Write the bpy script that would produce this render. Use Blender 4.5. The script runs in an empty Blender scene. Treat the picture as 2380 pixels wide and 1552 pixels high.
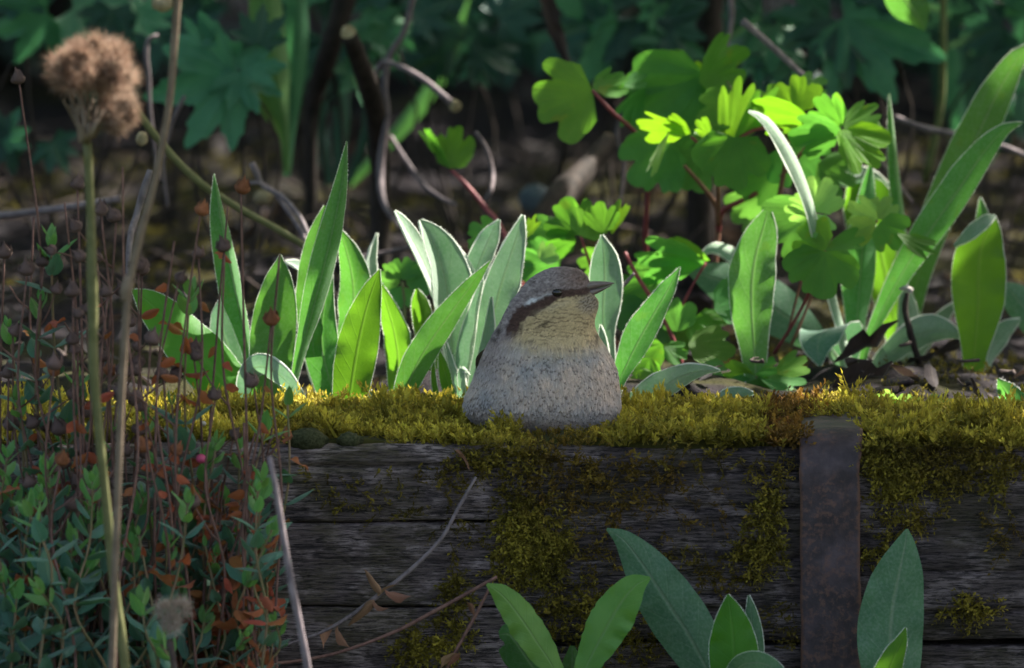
import bpy, math, random
import numpy as np
from mathutils import Vector, Matrix

# ------------------------------------------------------------------ camera, sky, sun, exposure
scene = bpy.context.scene
COL = scene.collection
CAM_DIST, FRAME_W, TILT = 5.0, 0.40, math.radians(6.0)
CENTRE = np.array([0.0, 0.0, 0.2435])
FWD = np.array([0.0, math.cos(TILT), -math.sin(TILT)])
UPV = np.array([0.0, math.sin(TILT), math.cos(TILT)])
RGT = np.array([1.0, 0.0, 0.0])
CAMP = CENTRE - FWD * CAM_DIST
cam = bpy.data.cameras.new('camera')
cam_ob = bpy.data.objects.new('camera', cam)
COL.objects.link(cam_ob)
cam_ob.location = CAMP
cam_ob.rotation_euler = (math.pi / 2 - TILT, 0, 0)
cam.sensor_width = 36.0
cam.lens = 36.0 * CAM_DIST / FRAME_W
cam.clip_start, cam.clip_end = 0.1, 500.0
cam.dof.use_dof = True
cam.dof.focus_distance = CAM_DIST + 0.05
cam.dof.aperture_fstop = 14.0
scene.camera = cam_ob

SUN = np.array([0.55, 0.28, 0.78]); SUN /= np.linalg.norm(SUN)
world = bpy.data.worlds.new('World'); scene.world = world
world.use_nodes = True
wn = world.node_tree.nodes; wl = world.node_tree.links
wn.clear()
sky = wn.new('ShaderNodeTexSky'); sky.sky_type = 'NISHITA'; sky.sun_disc = False; sky.dust_density = 5.0; sky.ozone_density = 0.4
sky.sun_elevation = math.asin(SUN[2]); sky.sun_rotation = math.atan2(SUN[0], SUN[1])
bg = wn.new('ShaderNodeBackground'); bg.inputs['Strength'].default_value = 0.095
wo = wn.new('ShaderNodeOutputWorld')
wl.new(sky.outputs[0], bg.inputs[0]); wl.new(bg.outputs[0], wo.inputs[0])
sun_l = bpy.data.lights.new('sun', 'SUN'); sun_l.energy = 4.8; sun_l.angle = math.radians(0.53)
sun_l.color = (1.0, 0.95, 0.86)
sun_o = bpy.data.objects.new('sun', sun_l); COL.objects.link(sun_o)
sun_o.rotation_euler = Vector(-SUN).to_track_quat('-Z', 'Y').to_euler()
sun_o.location = tuple(SUN * 3)
scene.view_settings.view_transform = 'Standard'
scene.view_settings.look = 'None'
scene.view_settings.exposure = 2.1
scene.view_settings.gamma = 1.0
scene.render.engine = 'CYCLES'
scene.cycles.use_denoising = True
scene.cycles.max_bounces = 8
scene.cycles.transparent_max_bounces = 8
scene.cycles.sample_clamp_indirect = 4.0

R = random.Random(7)
NR = np.random.default_rng(11)

# ------------------------------------------------------------------ pixel (2380 x 1552 frame) -> direction; depth comes from the thing
def at(u, v, y):
    d = FWD + RGT * ((u - 1190) / 2380 * FRAME_W / CAM_DIST) + UPV * ((776 - v) / 2380 * FRAME_W / CAM_DIST)
    t = (y - CAMP[1]) / d[1]
    return CAMP + d * t
def on_z(u, v, z):
    d = FWD + RGT * ((u - 1190) / 2380 * FRAME_W / CAM_DIST) + UPV * ((776 - v) / 2380 * FRAME_W / CAM_DIST)
    t = (z - CAMP[2]) / d[2]
    return CAMP + d * t
def px(y):
    return FRAME_W / 2380 * (CAM_DIST + y) / CAM_DIST

TOP = 0.200      # top of the timbers
SOIL = 0.196     # bed soil behind them
GROUND = 0.0

# ------------------------------------------------------------------ noise
def _h(i, j, seed):
    n = (i.astype(np.int64) * 374761393 + j.astype(np.int64) * 668265263 + seed * 974711) & 0x7fffffff
    n = ((n ^ (n >> 13)) * 1274126177) & 0x7fffffff
    return ((n ^ (n >> 16)) & 0xffff) / 65535.0
def vnoise(x, y, seed=0):
    x = np.asarray(x, float); y = np.asarray(y, float)
    xi = np.floor(x); yi = np.floor(y); fx = x - xi; fy = y - yi
    fx = fx * fx * (3 - 2 * fx); fy = fy * fy * (3 - 2 * fy)
    xi = xi.astype(int); yi = yi.astype(int)
    a = _h(xi, yi, seed); b = _h(xi + 1, yi, seed); c = _h(xi, yi + 1, seed); d = _h(xi + 1, yi + 1, seed)
    return (a * (1 - fx) + b * fx) * (1 - fy) + (c * (1 - fx) + d * fx) * fy
def fbm(x, y, seed=0, o=4):
    s = 0; a = 0.5
    for k in range(o):
        s = s + a * vnoise(x * 2 ** k, y * 2 ** k, seed + 17 * k); a *= 0.5
    return s

# ------------------------------------------------------------------ objects
ROOTLOC = {}
def tag(o, label=None, cat=None, group=None, kind=None):
    if label: o['label'] = label
    if cat: o['category'] = cat
    if group: o['group'] = group
    if kind: o['kind'] = kind
    return o
def thing(name, loc, label, cat, group=None):
    o = bpy.data.objects.new(name, None); COL.objects.link(o)
    o.empty_display_size = 0.01
    o.location = tuple(loc); ROOTLOC[o.name] = np.array(loc, float)
    return tag(o, label, cat, group)
def rootloc(p):
    while p.parent is not None: p = p.parent
    return ROOTLOC.get(p.name, np.zeros(3))
def make_mesh(name, V, F, uv=None, col=None, mats=(), midx=None, smooth=True):
    me = bpy.data.meshes.new(name)
    me.from_pydata([tuple(map(float, p)) for p in V], [], [tuple(map(int, f)) for f in F])
    if uv is not None or col is not None:
        li = np.empty(len(me.loops), np.int32); me.loops.foreach_get('vertex_index', li)
        if uv is not None:
            l = me.uv_layers.new(name='UVMap')
            l.data.foreach_set('uv', np.asarray(uv, np.float32)[li].ravel())
        if col is not None:
            c = np.ones((len(V), 4), np.float32); c[:, :3] = np.asarray(col, np.float32)
            ca = me.color_attributes.new('Col', 'FLOAT_COLOR', 'POINT')
            ca.data.foreach_set('color', c.ravel())
    for m in mats: me.materials.append(m)
    if midx is not None: me.polygons.foreach_set('material_index', np.asarray(midx, np.int32))
    if smooth: me.polygons.foreach_set('use_smooth', np.ones(len(me.polygons), bool))
    me.update()
    return me
def add(name, V, F, mats, parent=None, uv=None, col=None, midx=None, smooth=True, origin=None):
    V = np.asarray(V, float)
    if not isinstance(mats, (list, tuple)): mats = [mats]
    if parent is not None:
        off = rootloc(parent)
    else:
        off = np.array(origin, float) if origin is not None else np.zeros(3)
    me = make_mesh(name, V - off, F, uv, col, mats, midx, smooth)
    o = bpy.data.objects.new(name, me); COL.objects.link(o)
    if parent is not None: o.parent = parent
    else:
        o.location = tuple(off); ROOTLOC[o.name] = off
    return o
def place(name, me, M, parent):
    """a copy of a shared mesh at world matrix M (numpy 4x4) under a thing or a part of it"""
    o = bpy.data.objects.new(name, me); COL.objects.link(o)
    o.parent = parent
    M = M.copy(); M[:3, 3] -= rootloc(parent)
    o.matrix_local = Matrix(M.tolist())
    return o

# ------------------------------------------------------------------ curves, tubes, ribbons
def nrm(v):
    v = np.asarray(v, float); n = np.linalg.norm(v)
    return v / n if n > 1e-12 else v
def smooth_path(P, n):
    """Catmull-Rom through rows of P (any number of columns)"""
    P = np.asarray(P, float)
    if len(P) == 2:
        t = np.linspace(0, 1, n)[:, None]; return P[0] * (1 - t) + P[1] * t
    d = np.linalg.norm(np.diff(P[:, :3], axis=0), axis=1); d = np.maximum(d, 1e-9)
    cum = np.concatenate([[0], np.cumsum(d)])
    Q = np.vstack([2 * P[0] - P[1], P, 2 * P[-1] - P[-2]])
    out = []
    for s in np.linspace(0, cum[-1], n):
        k = min(np.searchsorted(cum, s, side='right') - 1, len(P) - 2); k = max(k, 0)
        t = (s - cum[k]) / d[k]
        p0, p1, p2, p3 = Q[k], Q[k + 1], Q[k + 2], Q[k + 3]
        out.append(0.5 * ((2 * p1) + (-p0 + p2) * t + (2 * p0 - 5 * p1 + 4 * p2 - p3) * t * t + (-p0 + 3 * p1 - 3 * p2 + p3) * t ** 3))
    return np.array(out)
def tube_geo(P, r, k=7, cap=True, wob=0.0, seed=0):
    P = np.asarray(P, float); n = len(P); r = np.broadcast_to(np.asarray(r, float), (n,))
    V = []; F = []; ref = np.array([0.13, 0.99, 0.05])
    for i in range(n):
        t = nrm(P[min(i + 1, n - 1)] - P[max(i - 1, 0)])
        a = nrm(np.cross(t, ref)); 
        if np.linalg.norm(a) < 0.5: a = nrm(np.cross(t, [1, 0, 0]))
        b = np.cross(t, a)
        for j in range(k):
            th = 2 * math.pi * j / k
            rr = r[i] * (1 + wob * (float(vnoise(i * 0.45 + seed, j * 1.3, seed)) - 0.5) * 2)
            V.append(P[i] + (a * math.cos(th) + b * math.sin(th)) * rr)
    for i in range(n - 1):
        for j in range(k):
            F.append((i * k + j, i * k + (j + 1) % k, (i + 1) * k + (j + 1) % k, (i + 1) * k + j))
    if cap:
        F.append(tuple(range(k - 1, -1, -1))); F.append(tuple((n - 1) * k + j for j in range(k)))
    return V, F
def stem(name, pts, mat, parent, n=None, k=7, wob=0.08, **kw):
    """pts rows: u, v, y, radius in frame pixels"""
    P = np.array([np.append(at(p[0], p[1], p[2]), p[3] * px(p[2])) for p in pts])
    n = n or max(6, 5 * len(pts))
    Q = smooth_path(P, n)
    V, F = tube_geo(Q[:, :3], np.maximum(Q[:, 3], 1e-5), k, True, wob, R.randint(0, 999))
    return add(name, V, F, mat, parent, **kw)

def ribbon_geo(mid, hw, wdir, fold, wave=0.0, ns=9, seed=0, tipround=0.0, edge_wave=0.0):
    """mid n x 3, hw n, wdir n x 3 (unit width direction), fold n (edge lift along the normal / half width)"""
    n = len(mid); V = []; UV = []
    S = np.linspace(-1, 1, ns)
    for i in range(n):
        t = nrm(mid[min(i + 1, n - 1)] - mid[max(i - 1, 0)])
        w = wdir[i] - t * np.dot(wdir[i], t); w = nrm(w)
        nn = np.cross(t, w)
        for s in S:
            h = fold[i] * (abs(s) ** 1.35) * hw[i]
            h += wave * hw[i] * s * abs(s) * (float(vnoise(i * 0.42 + seed, 3.7 if s > 0 else 9.1, seed)) - 0.5) * 2
            ew = 1 + edge_wave * (float(vnoise(i * 0.9 + 31 * (s > 0), seed * 1.7, seed)) - 0.5)
            V.append(mid[i] + w * s * hw[i] * ew + nn * h)
            UV.append((0.5 + 0.5 * s, i / (n - 1)))
    F = []
    for i in range(n - 1):
        for j in range(ns - 1):
            F.append((i * ns + j, i * ns + j + 1, (i + 1) * ns + j + 1, (i + 1) * ns + j))
    return V, F, UV
def leaf(parent, pts, mat, y, fold=0.25, roll=0.0, wave=0.25, hair=None, n=26, wang=None, name='leaf', serr=0.0, hairlen=5.0, label=None, lean=0.0, rim=None):
    """pts rows (u, v, halfwidth[, y offset]) base -> tip in frame pixels; roll degrees turns the blade about its midrib;
    wang = per point direction of the blade's width (degrees in the view plane) when it is not square to the midrib"""
    rows = []
    for q, p in enumerate(pts):
        yy = y + (p[3] if len(p) > 3 else 0.0) + lean * q / (len(pts) - 1)
        rows.append(np.concatenate([at(p[0], p[1], yy), [p[2] * px(yy)]]))
    rows = np.array(rows)
    extra = []
    rl = np.atleast_1d(roll).astype(float)
    if len(rl) == 1: rl = np.repeat(rl, len(pts))
    if wang is not None:
        wa = np.array(wang, float)[:, None]; rows = np.hstack([rows, rl[:, None], wa])
    else: rows = np.hstack([rows, rl[:, None]])
    Q = smooth_path(rows, n)
    mid = Q[:, :3]; hw = np.maximum(Q[:, 3], 0.00012)
    # round the outline between control widths
    wd = []
    for i in range(n):
        t = mid[min(i + 1, n - 1)] - mid[max(i - 1, 0)]
        tv = np.array([np.dot(t, RGT), np.dot(t, UPV)])
        if wang is not None:
            a = math.radians(Q[i, 5]); s = np.array([math.cos(a), math.sin(a)])
        else:
            s = nrm(np.array([tv[1], -tv[0]]))
        rr = math.radians(Q[i, 4])
        wd.append((RGT * s[0] + UPV * s[1]) * math.cos(rr) + FWD * math.sin(rr))
    cr = np.cos(np.radians(Q[:, 4])); hw = hw / np.maximum(cr, 0.35)
    sd = R.randint(0, 9999)
    fo = np.full(n, fold) if np.isscalar(fold) else np.interp(np.linspace(0, 1, n), np.linspace(0, 1, len(fold)), fold)
    V, F, UV = ribbon_geo(mid, hw, np.array(wd), fo, wave, 9, sd, edge_wave=serr)
    mats = [mat]; midx = [0] * len(F)
    if rim is None: rim = 3.4 if mat.name.startswith('silver') else 1.1
    if hair is not None:
        V = list(V); F = list(F); UV = list(UV); mats.append(hair)
        L = np.linalg.norm(np.diff(mid, axis=0), axis=1).sum()
        cnt = int(L / 0.00020)
        rw = rim * px(0)
        for side in (0, 8):     # felted margin, rolled back a little
            b0 = len(V)
            for i in range(n):
                e = np.array(V[i * 9 + side]); q = np.array(V[i * 9 + (1 if side == 0 else 7)]); o = nrm(e - q); t = nrm(mid[min(i + 1, n - 1)] - mid[max(i - 1, 0)]); nn = nrm(np.cross(t, o)); nn = nn if nn[1] > 0 else -nn
                k = rw * (0.25 + 1.5 * float(vnoise(i * 0.5, side, sd)))
                V += [e - o * k * 0.25 - nn * k * 0.18, e + o * k * 0.45, e + o * k * 0.35 + nn * k * 0.9]; UV += [(0, 0)] * 3
            for i in range(n - 1):
                for j in (0, 1):
                    a = b0 + i * 3 + j; F.append((a, a + 1, a + 4, a + 3)); midx.append(1)
        for side in (0, 8):
            E = np.array([V[i * 9 + side] for i in range(n)]); I = np.array([V[i * 9 + (1 if side == 0 else 7)] for i in range(n)])
            for k in range(cnt):
                f = R.random() * (n - 1.001); i = int(f); g = f - i
                e = E[i] * (1 - g) + E[i + 1] * g; ii = I[i] * (1 - g) + I[i + 1] * g
                o = nrm(e - ii); t = nrm(E[i + 1] - E[i])
                d = nrm(o + t * R.uniform(-0.1, 0.9) + np.array([R.uniform(-.5, .5) for _ in range(3)]))
                ln = R.uniform(0.35, 1.0) * hairlen * px(0)
                w = t * 0.00012
                b = len(V); V += [e - w - o * 0.0001, e + w - o * 0.0001, e + d * ln]; UV += [(0, 0)] * 3
                F.append((b, b + 1, b + 2)); midx.append(1)
    o = add(name, V, F, mats, parent, uv=UV, midx=midx)
    if label: o['label'] = label
    return o
def basis(phi, pitch=0.0, roll=0.0):
    """leaf frame: Y axis along phi (degrees, view plane; 90 = up) pitched away (+) / toward (-) the camera, Z axis facing the camera, rolled"""
    a = math.radians(phi); p = math.radians(pitch)
    d = (RGT * math.cos(a) + UPV * math.sin(a)) * math.cos(p) + FWD * math.sin(p)
    z = -FWD - d * np.dot(-FWD, d); z = nrm(z); x = np.cross(d, z)
    r = math.radians(roll)
    return np.array([x * math.cos(r) + z * math.sin(r), d, z * math.cos(r) - x * math.sin(r)]).T
def fan_geo(rfun, th0, th1, nth, rings, cup=0.2, ruffle=0.06, seed=0, ridge=None):
    """leaf blade spread round its stalk end; rfun(theta) outline, theta 0 along +Y"""
    V = [(0, 0, 0)]; UV = [(0.5, 0.0)]; F = []
    T = np.linspace(th0, th1, nth)
    for k in range(1, rings + 1):
        q = (k / rings) ** 0.8
        for t in T:
            r = rfun(t) * q
            z = cup * r * q * (0.6 + 0.4 * math.cos(2 * t)) * 0.5 + ruffle * (float(vnoise(t * 2.6 + seed, q * 2, seed)) - 0.5) * q * 2 * rfun(0)
            if ridge: z += ridge(t) * q * r
            V.append((r * math.sin(t), r * math.cos(t), z)); UV.append((0.5 + 0.5 * t / max(abs(th0), abs(th1)), q))
    for k in range(rings):
        for j in range(nth - 1):
            if k == 0: F.append((0, 1 + j + 1, 1 + j))
            else:
                a = 1 + (k - 1) * nth + j; b = 1 + k * nth + j
                F.append((a, a + 1, b + 1, b))
    return V, F, UV
def columbine_r(seed, spread=1.0, depth=0.24):
    spread_ = spread * 1.55
    rr = random.Random(seed); ph = rr.uniform(-.15, .15); nt = rr.uniform(0.4, 0.55)
    def f(t):
        b = 0.62 + 0.38 * math.cos(t * 0.62 / spread)
        n1 = math.exp(-((abs(t - ph) - nt * spread) / 0.10) ** 2)
        sc = abs(math.sin((t - ph) * 5.2 / spread + rr_off))
        e = min(1.0, max(0.0, (abs(t) / spread_ - 0.62) / 0.38))
        return b * (1 - depth * n1) * (0.88 + 0.12 * sc ** 0.5) * (1 - 0.42 * e * e * (3 - 2 * e))
    rr_off = rr.uniform(0, 3)
    return f
def leaflet(parent, u, v, y, phi, L, mat, spread=1.35, pitch=0, roll=0, seed=None, width=1.0, cup=0.2, depth=0.24, name='leaflet'):
    seed = seed if seed is not None else R.randint(0, 9999)
    f = columbine_r(seed, spread / 1.35, depth)
    spread *= 1.15
    V, F, UV = fan_geo(f, -spread, spread, 61, 7, cup, 0.05, seed % 97)
    B = basis(phi, pitch, roll) ; s = L * px(y)
    W = np.array(V) * np.array([s * width, s, s])
    return add(name, W @ B.T + at(u, v, y), F, mat, parent, uv=UV)
def palmate_r(seed, lobes=5, sharp=1.0):
    rr = random.Random(seed)
    cs = [(k - (lobes - 1) / 2) * (2.1 / (lobes - 1) * 2) * 0.62 + rr.uniform(-.06, .06) for k in range(lobes)]
    ls = [1 - 0.11 * abs(k - (lobes - 1) / 2) + rr.uniform(-.06, .06) for k in range(lobes)]
    def f(t):
        m = 0.40
        for c, l in zip(cs, ls):
            x = abs(t - c)
            m = max(m, l * (1 - 0.62 * min(1, x / 0.46) ** 0.95) * (1 + 0.06 * math.sin(x * 40) * min(1, x * 6)))
        return m
    return f
def palmate(parent, u, v, y, phi, L, mat, pitch=0, roll=0, lobes=5, seed=None, cup=0.25, name='leaf'):
    seed = seed if seed is not None else R.randint(0, 9999)
    f = palmate_r(seed, lobes)
    V, F, UV = fan_geo(f, -2.1, 2.1, 121, 6, cup, 0.12, seed % 89)
    B = basis(phi, pitch, roll); s = L * px(y)
    return add(name, (np.array(V) * s) @ B.T + at(u, v, y), F, mat, parent, uv=UV)
# ------------------------------------------------------------------ materials
class NT:
    def __init__(self, name):
        self.m = bpy.data.materials.new(name); self.m.use_nodes = True
        self.t = self.m.node_tree; self.t.nodes.clear()
        self.out = self.n('ShaderNodeOutputMaterial')
    def n(self, ty, **kw):
        nd = self.t.nodes.new(ty)
        for k, v in kw.items():
            if k.startswith('i_'): nd.inputs[k[2:].replace('_', ' ')].default_value = v
            else: setattr(nd, k, v)
        return nd
    def l(self, a, b): self.t.links.new(a, b)
    def math(self, op, a, b=None, clamp=False):
        nd = self.n('ShaderNodeMath', operation=op, use_clamp=clamp)
        for i, x in enumerate((a, b)):
            if x is None: continue
            if isinstance(x, (int, float)): nd.inputs[i].default_value = x
            else: self.l(x, nd.inputs[i])
        return nd.outputs[0]
    def mix(self, f, a, b, blend='MIX'):
        nd = self.n('ShaderNodeMix', data_type='RGBA', blend_type=blend)
        for i, x in ((0, f), (6, a), (7, b)):
            if isinstance(x, (int, float)): nd.inputs[i].default_value = x
            elif isinstance(x, tuple): nd.inputs[i].default_value = (*x, 1)
            else: self.l(x, nd.inputs[i])
        return nd.outputs[2]
    def ramp(self, f, lo, hi):
        nd = self.n('ShaderNodeMapRange', interpolation_type='SMOOTHSTEP')
        nd.inputs[1].default_value = lo; nd.inputs[2].default_value = hi
        self.l(f, nd.inputs[0]); return nd.outputs[0]
    def noise(self, vec, scale, detail=3, rough=0.55, dist=0.0):
        nd = self.n('ShaderNodeTexNoise'); nd.inputs['Scale'].default_value = scale; nd.inputs['Detail'].default_value = detail
        nd.inputs['Roughness'].default_value = rough; nd.inputs['Distortion'].default_value = dist
        if vec is not None: self.l(vec, nd.inputs['Vector'])
        return nd.outputs[0]
    def coord(self, kind='Object', scale=None):
        tc = self.n('ShaderNodeTexCoord'); v = tc.outputs[kind]
        if scale:
            mp = self.n('ShaderNodeMapping'); mp.inputs['Scale'].default_value = scale
            self.l(v, mp.inputs[0]); v = mp.outputs[0]
        return v
    def bump(self, h, strength=0.5, dist=0.001):
        b = self.n('ShaderNodeBump'); b.inputs['Strength'].default_value = strength; b.inputs['Distance'].default_value = dist
        self.l(h, b.inputs['Height']); return b.outputs[0]
    def pbr(self, col, rough=0.7, spec=0.3, sheen=0.0, normal=None, metal=0.0):
        p = self.n('ShaderNodeBsdfPrincipled')
        if isinstance(col, tuple): p.inputs['Base Color'].default_value = (*col, 1)
        else: self.l(col, p.inputs['Base Color'])
        if isinstance(rough, (int, float)): p.inputs['Roughness'].default_value = rough
        else: self.l(rough, p.inputs['Roughness'])
        p.inputs['Specular IOR Level'].default_value = spec
        p.inputs['Sheen Weight'].default_value = sheen
        p.inputs['Sheen Roughness'].default_value = 0.45
        p.inputs['Metallic'].default_value = metal
        if normal is not None: self.l(normal, p.inputs['Normal'])
        return p.outputs[0]
    def surf(self, s): self.l(s, self.out.inputs[0]); return self.m

def leaf_mat(name, c1, c2, tcol, trans=0.4, vein=(0.3, 0.4, 0.22), vamt=0.5, sheen=0.3, rough=0.5, lateral=9.0, spec=0.35, dust=0.0, blot=None, fan=False, tmul=1.6):
    g = NT(name)
    uv = g.n('ShaderNodeUVMap', uv_map='UVMap').outputs[0]
    sp = g.n('ShaderNodeSeparateXYZ'); g.l(uv, sp.inputs[0])
    s = g.math('ABSOLUTE', g.math('MULTIPLY', g.math('SUBTRACT', sp.outputs[0], 0.5), 2.0))
    t = sp.outputs[1]
    obj = g.coord('Object')
    n1 = g.noise(obj, 90, 4); n2 = g.noise(obj, 900, 3)
    rnd = g.n('ShaderNodeObjectInfo').outputs['Random']
    col = g.mix(g.ramp(n1, 0.3, 0.7), c1, c2)
    vn = g.ramp(g.math('SUBTRACT', 1.0, s), 0.90, 0.985)
    lt = g.math('FRACT', g.math('SUBTRACT', g.math('MULTIPLY', t, lateral), g.math('MULTIPLY', s, 1.6)))
    lt = g.math('ABSOLUTE', g.math('SUBTRACT', lt, 0.5))
    if fan:
        lt = g.math('ABSOLUTE', g.math('SUBTRACT', g.math('FRACT', g.math('ADD', g.math('MULTIPLY', sp.outputs[0], 13.0), g.math('MULTIPLY', n1, 0.9))), 0.5))
        vn = g.math('MULTIPLY', vn, 0.0)
    lv = g.math('SUBTRACT', 1.0, g.ramp(lt, 0.0, 0.09))
    vv = g.math('MAXIMUM', vn, g.math('MULTIPLY', lv, 0.6 if fan else 0.22))
    col = g.mix(g.math('MULTIPLY', vv, vamt), col, vein)
    if dust: col = g.mix(g.math('MULTIPLY', g.ramp(n2, 0.35, 0.75), dust), col, (0.45, 0.5, 0.45))
    if blot: col = g.mix(g.math('MULTIPLY', g.ramp(g.noise(obj, 130, 2), 0.62, 0.70), 0.6), col, blot)
    hs = g.n('ShaderNodeHueSaturation')
    g.l(col, hs.inputs['Color'])
    g.l(g.math('ADD', g.math('MULTIPLY', rnd, 0.5), 0.75), hs.inputs['Value'])
    g.l(g.math('ADD', g.math('MULTIPLY', g.math('FRACT', g.math('MULTIPLY', rnd, 7.3)), 0.04), 0.48), hs.inputs['Hue'])
    col = hs.outputs[0]
    hgt = g.math('ADD', g.math('MULTIPLY', vv, -0.6), g.math('ADD', g.math('MULTIPLY', n2, 0.25), g.math('MULTIPLY', n1, 0.6)))
    nm = g.bump(hgt, 0.55, 0.0006)
    p = g.pbr(col, rough, spec, sheen, nm)
    tr = g.n('ShaderNodeBsdfTranslucent'); g.l(nm, tr.inputs['Normal'])
    tc = g.mix(1.0, g.mix(0.45, col, tcol), (tmul, tmul, tmul), 'MULTIPLY')
    g.l(g.mix(g.math('MULTIPLY', vv, 0.4), tc, (0.10, 0.16, 0.03)), tr.inputs['Color'])
    ms = g.n('ShaderNodeMixShader'); ms.inputs[0].default_value = trans
    g.l(p, ms.inputs[1]); g.l(tr.outputs[0], ms.inputs[2])
    return g.surf(ms.outputs[0])

def plain_mat(name, c1, c2, scale=200, rough=0.75, spec=0.25, trans=0.0, sheen=0.0, bump=0.4, stretch=None, tcol=None, rvar=0.4):
    g = NT(name)
    v = g.coord('Object', stretch)
    n1 = g.noise(v, scale, 5, 0.6)
    col = g.mix(g.ramp(n1, 0.3, 0.7), c1, c2)
    if rvar:
        hs = g.n('ShaderNodeHueSaturation'); g.l(col, hs.inputs['Color'])
        rnd = g.n('ShaderNodeObjectInfo').outputs['Random']
        g.l(g.math('ADD', g.math('MULTIPLY', rnd, rvar), 1 - rvar / 2), hs.inputs['Value']); col = hs.outputs[0]
    nm = g.bump(n1, bump, 0.0008)
    p = g.pbr(col, rough, spec, sheen, nm)
    if trans:
        tr = g.n('ShaderNodeBsdfTranslucent')
        g.l(g.mix(1.0, col, tcol or (1.5, 1.3, 1.0), 'MULTIPLY'), tr.inputs['Color'])
        ms = g.n('ShaderNodeMixShader'); ms.inputs[0].default_value = trans
        g.l(p, ms.inputs[1]); g.l(tr.outputs[0], ms.inputs[2]); p = ms.outputs[0]
    return g.surf(p)

def vcol_mat(name, rough=0.8, spec=0.2, trans=0.0, sheen=0.0, nscale=600, namt=0.35, bump=0.3):
    g = NT(name)
    a = g.n('ShaderNodeVertexColor', layer_name='Col').outputs[0]
    n1 = g.noise(g.coord('Object'), nscale, 3)
    k = g.math('ADD', g.math('MULTIPLY', n1, namt * 2), 1 - namt)
    cb = g.n('ShaderNodeCombineXYZ')
    for i in range(3): g.l(k, cb.inputs[i])
    col = g.mix(1.0, a, cb.outputs[0], 'MULTIPLY')
    p = g.pbr(col, rough, spec, sheen, g.bump(n1, bump, 0.0005))
    if trans:
        tr = g.n('ShaderNodeBsdfTranslucent'); g.l(col, tr.inputs['Color'])
        ms = g.n('ShaderNodeMixShader'); ms.inputs[0].default_value = trans
        g.l(p, ms.inputs[1]); g.l(tr.outputs[0], ms.inputs[2]); p = ms.outputs[0]
    return g.surf(p)

def wood_mat(name='weathered_wood', k=1.0):
    g = NT(name); K = lambda *c: tuple(x * k for x in c)
    v = g.coord('Object', (1.0, 1.0, 7.0)); iso = g.coord('Object')
    grain = g.noise(g.coord('Object', (1.0, 1.0, 10.0)), 110, 9, 0.72, 0.6); fine = g.noise(g.coord('Object', (1.0, 1.0, 16.0)), 260, 4, 0.7)
    big = g.noise(g.coord('Object', (1.0, 1.0, 2.6)), 26, 4, 0.6); patch = g.noise(g.coord('Object', (1.0, 1.0, 2.2)), 55, 5, 0.65)
    worn = g.math('MULTIPLY', g.ramp(patch, 0.46, 0.60), g.ramp(grain, 0.40, 0.56))
    col = g.mix(g.ramp(grain, 0.34, 0.60), K(0.016, 0.0125, 0.015), K(0.150, 0.114, 0.112))
    col = g.mix(g.math('MULTIPLY', worn, 0.85), col, K(0.36, 0.285, 0.285))
    green = g.math('MULTIPLY', g.ramp(g.noise(iso, 34, 4, 0.6), 0.47, 0.64), g.ramp(fine, 0.3, 0.65))
    col = g.mix(g.math('MULTIPLY', green, 0.62), col, K(0.080, 0.070, 0.022))
    rust = g.ramp(g.noise(iso, 48, 3), 0.60, 0.72)
    col = g.mix(g.math('MULTIPLY', rust, 0.35), col, (0.055, 0.028, 0.012))
    crk = g.noise(g.coord('Object', (1.0, 1.0, 22.0)), 30, 6, 0.6, 0.3)
    col = g.mix(g.math('MULTIPLY', g.ramp(g.math('ABSOLUTE', g.math('SUBTRACT', crk, 0.5)), 0.022, 0.006), 0.85), col, (0.006, 0.005, 0.006))
    h = g.math('ADD', g.math('MULTIPLY', grain, 0.7), g.math('MULTIPLY', fine, 0.5))
    return g.surf(g.pbr(col, 0.72, 0.28, 0.0, g.bump(h, 1.0, 0.0022)))
def steel_mat():
    g = NT('rusted_steel'); v = g.coord('Object')
    n1 = g.noise(v, 70, 5, 0.6); n2 = g.noise(v, 420, 4, 0.65); n3 = g.noise(v, 30, 3)
    col = g.mix(g.ramp(n1, 0.35, 0.7), (0.026, 0.018, 0.022), (0.080, 0.056, 0.066))
    col = g.mix(g.math('MULTIPLY', g.math('MULTIPLY', g.ramp(n2, 0.46, 0.66), g.ramp(n3, 0.38, 0.6)), 0.85), col, (0.135, 0.066, 0.05))
    col = g.mix(g.math('MULTIPLY', g.ramp(n3, 0.52, 0.66), 0.35), col, (0.050, 0.046, 0.056))
    uv = g.n('ShaderNodeUVMap', uv_map='UVMap').outputs[0]
    sp = g.n('ShaderNodeSeparateXYZ'); g.l(uv, sp.inputs[0])
    e = g.ramp(g.math('ADD', g.math('ABSOLUTE', g.math('SUBTRACT', sp.outputs[0], 0.5)), g.math('MULTIPLY', g.math('SUBTRACT', n2, 0.5), 0.12)), 0.43, 0.5)
    col = g.mix(g.math('MULTIPLY', e, 0.7), col, (0.12, 0.055, 0.032))
    return g.surf(g.pbr(col, 0.62, 0.35, 0.0, g.bump(g.math('ADD', n1, g.math('MULTIPLY', n2, 0.6)), 0.6, 0.0007)))
def soil_mat():
    g = NT('garden_soil'); v = g.coord('Object')
    n1 = g.noise(v, 12, 5, 0.6); n2 = g.noise(v, 120, 5, 0.7); n3 = g.noise(v, 5, 4)
    col = g.mix(g.ramp(n2, 0.3, 0.7), (0.005, 0.004, 0.0052), (0.019, 0.014, 0.017))
    col = g.mix(g.math('MULTIPLY', g.ramp(n1, 0.48, 0.62), 0.75), col, (0.034, 0.032, 0.007))
    return g.surf(g.pbr(col, 0.9, 0.15, 0.0, g.bump(n2, 1.0, 0.004)))
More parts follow.
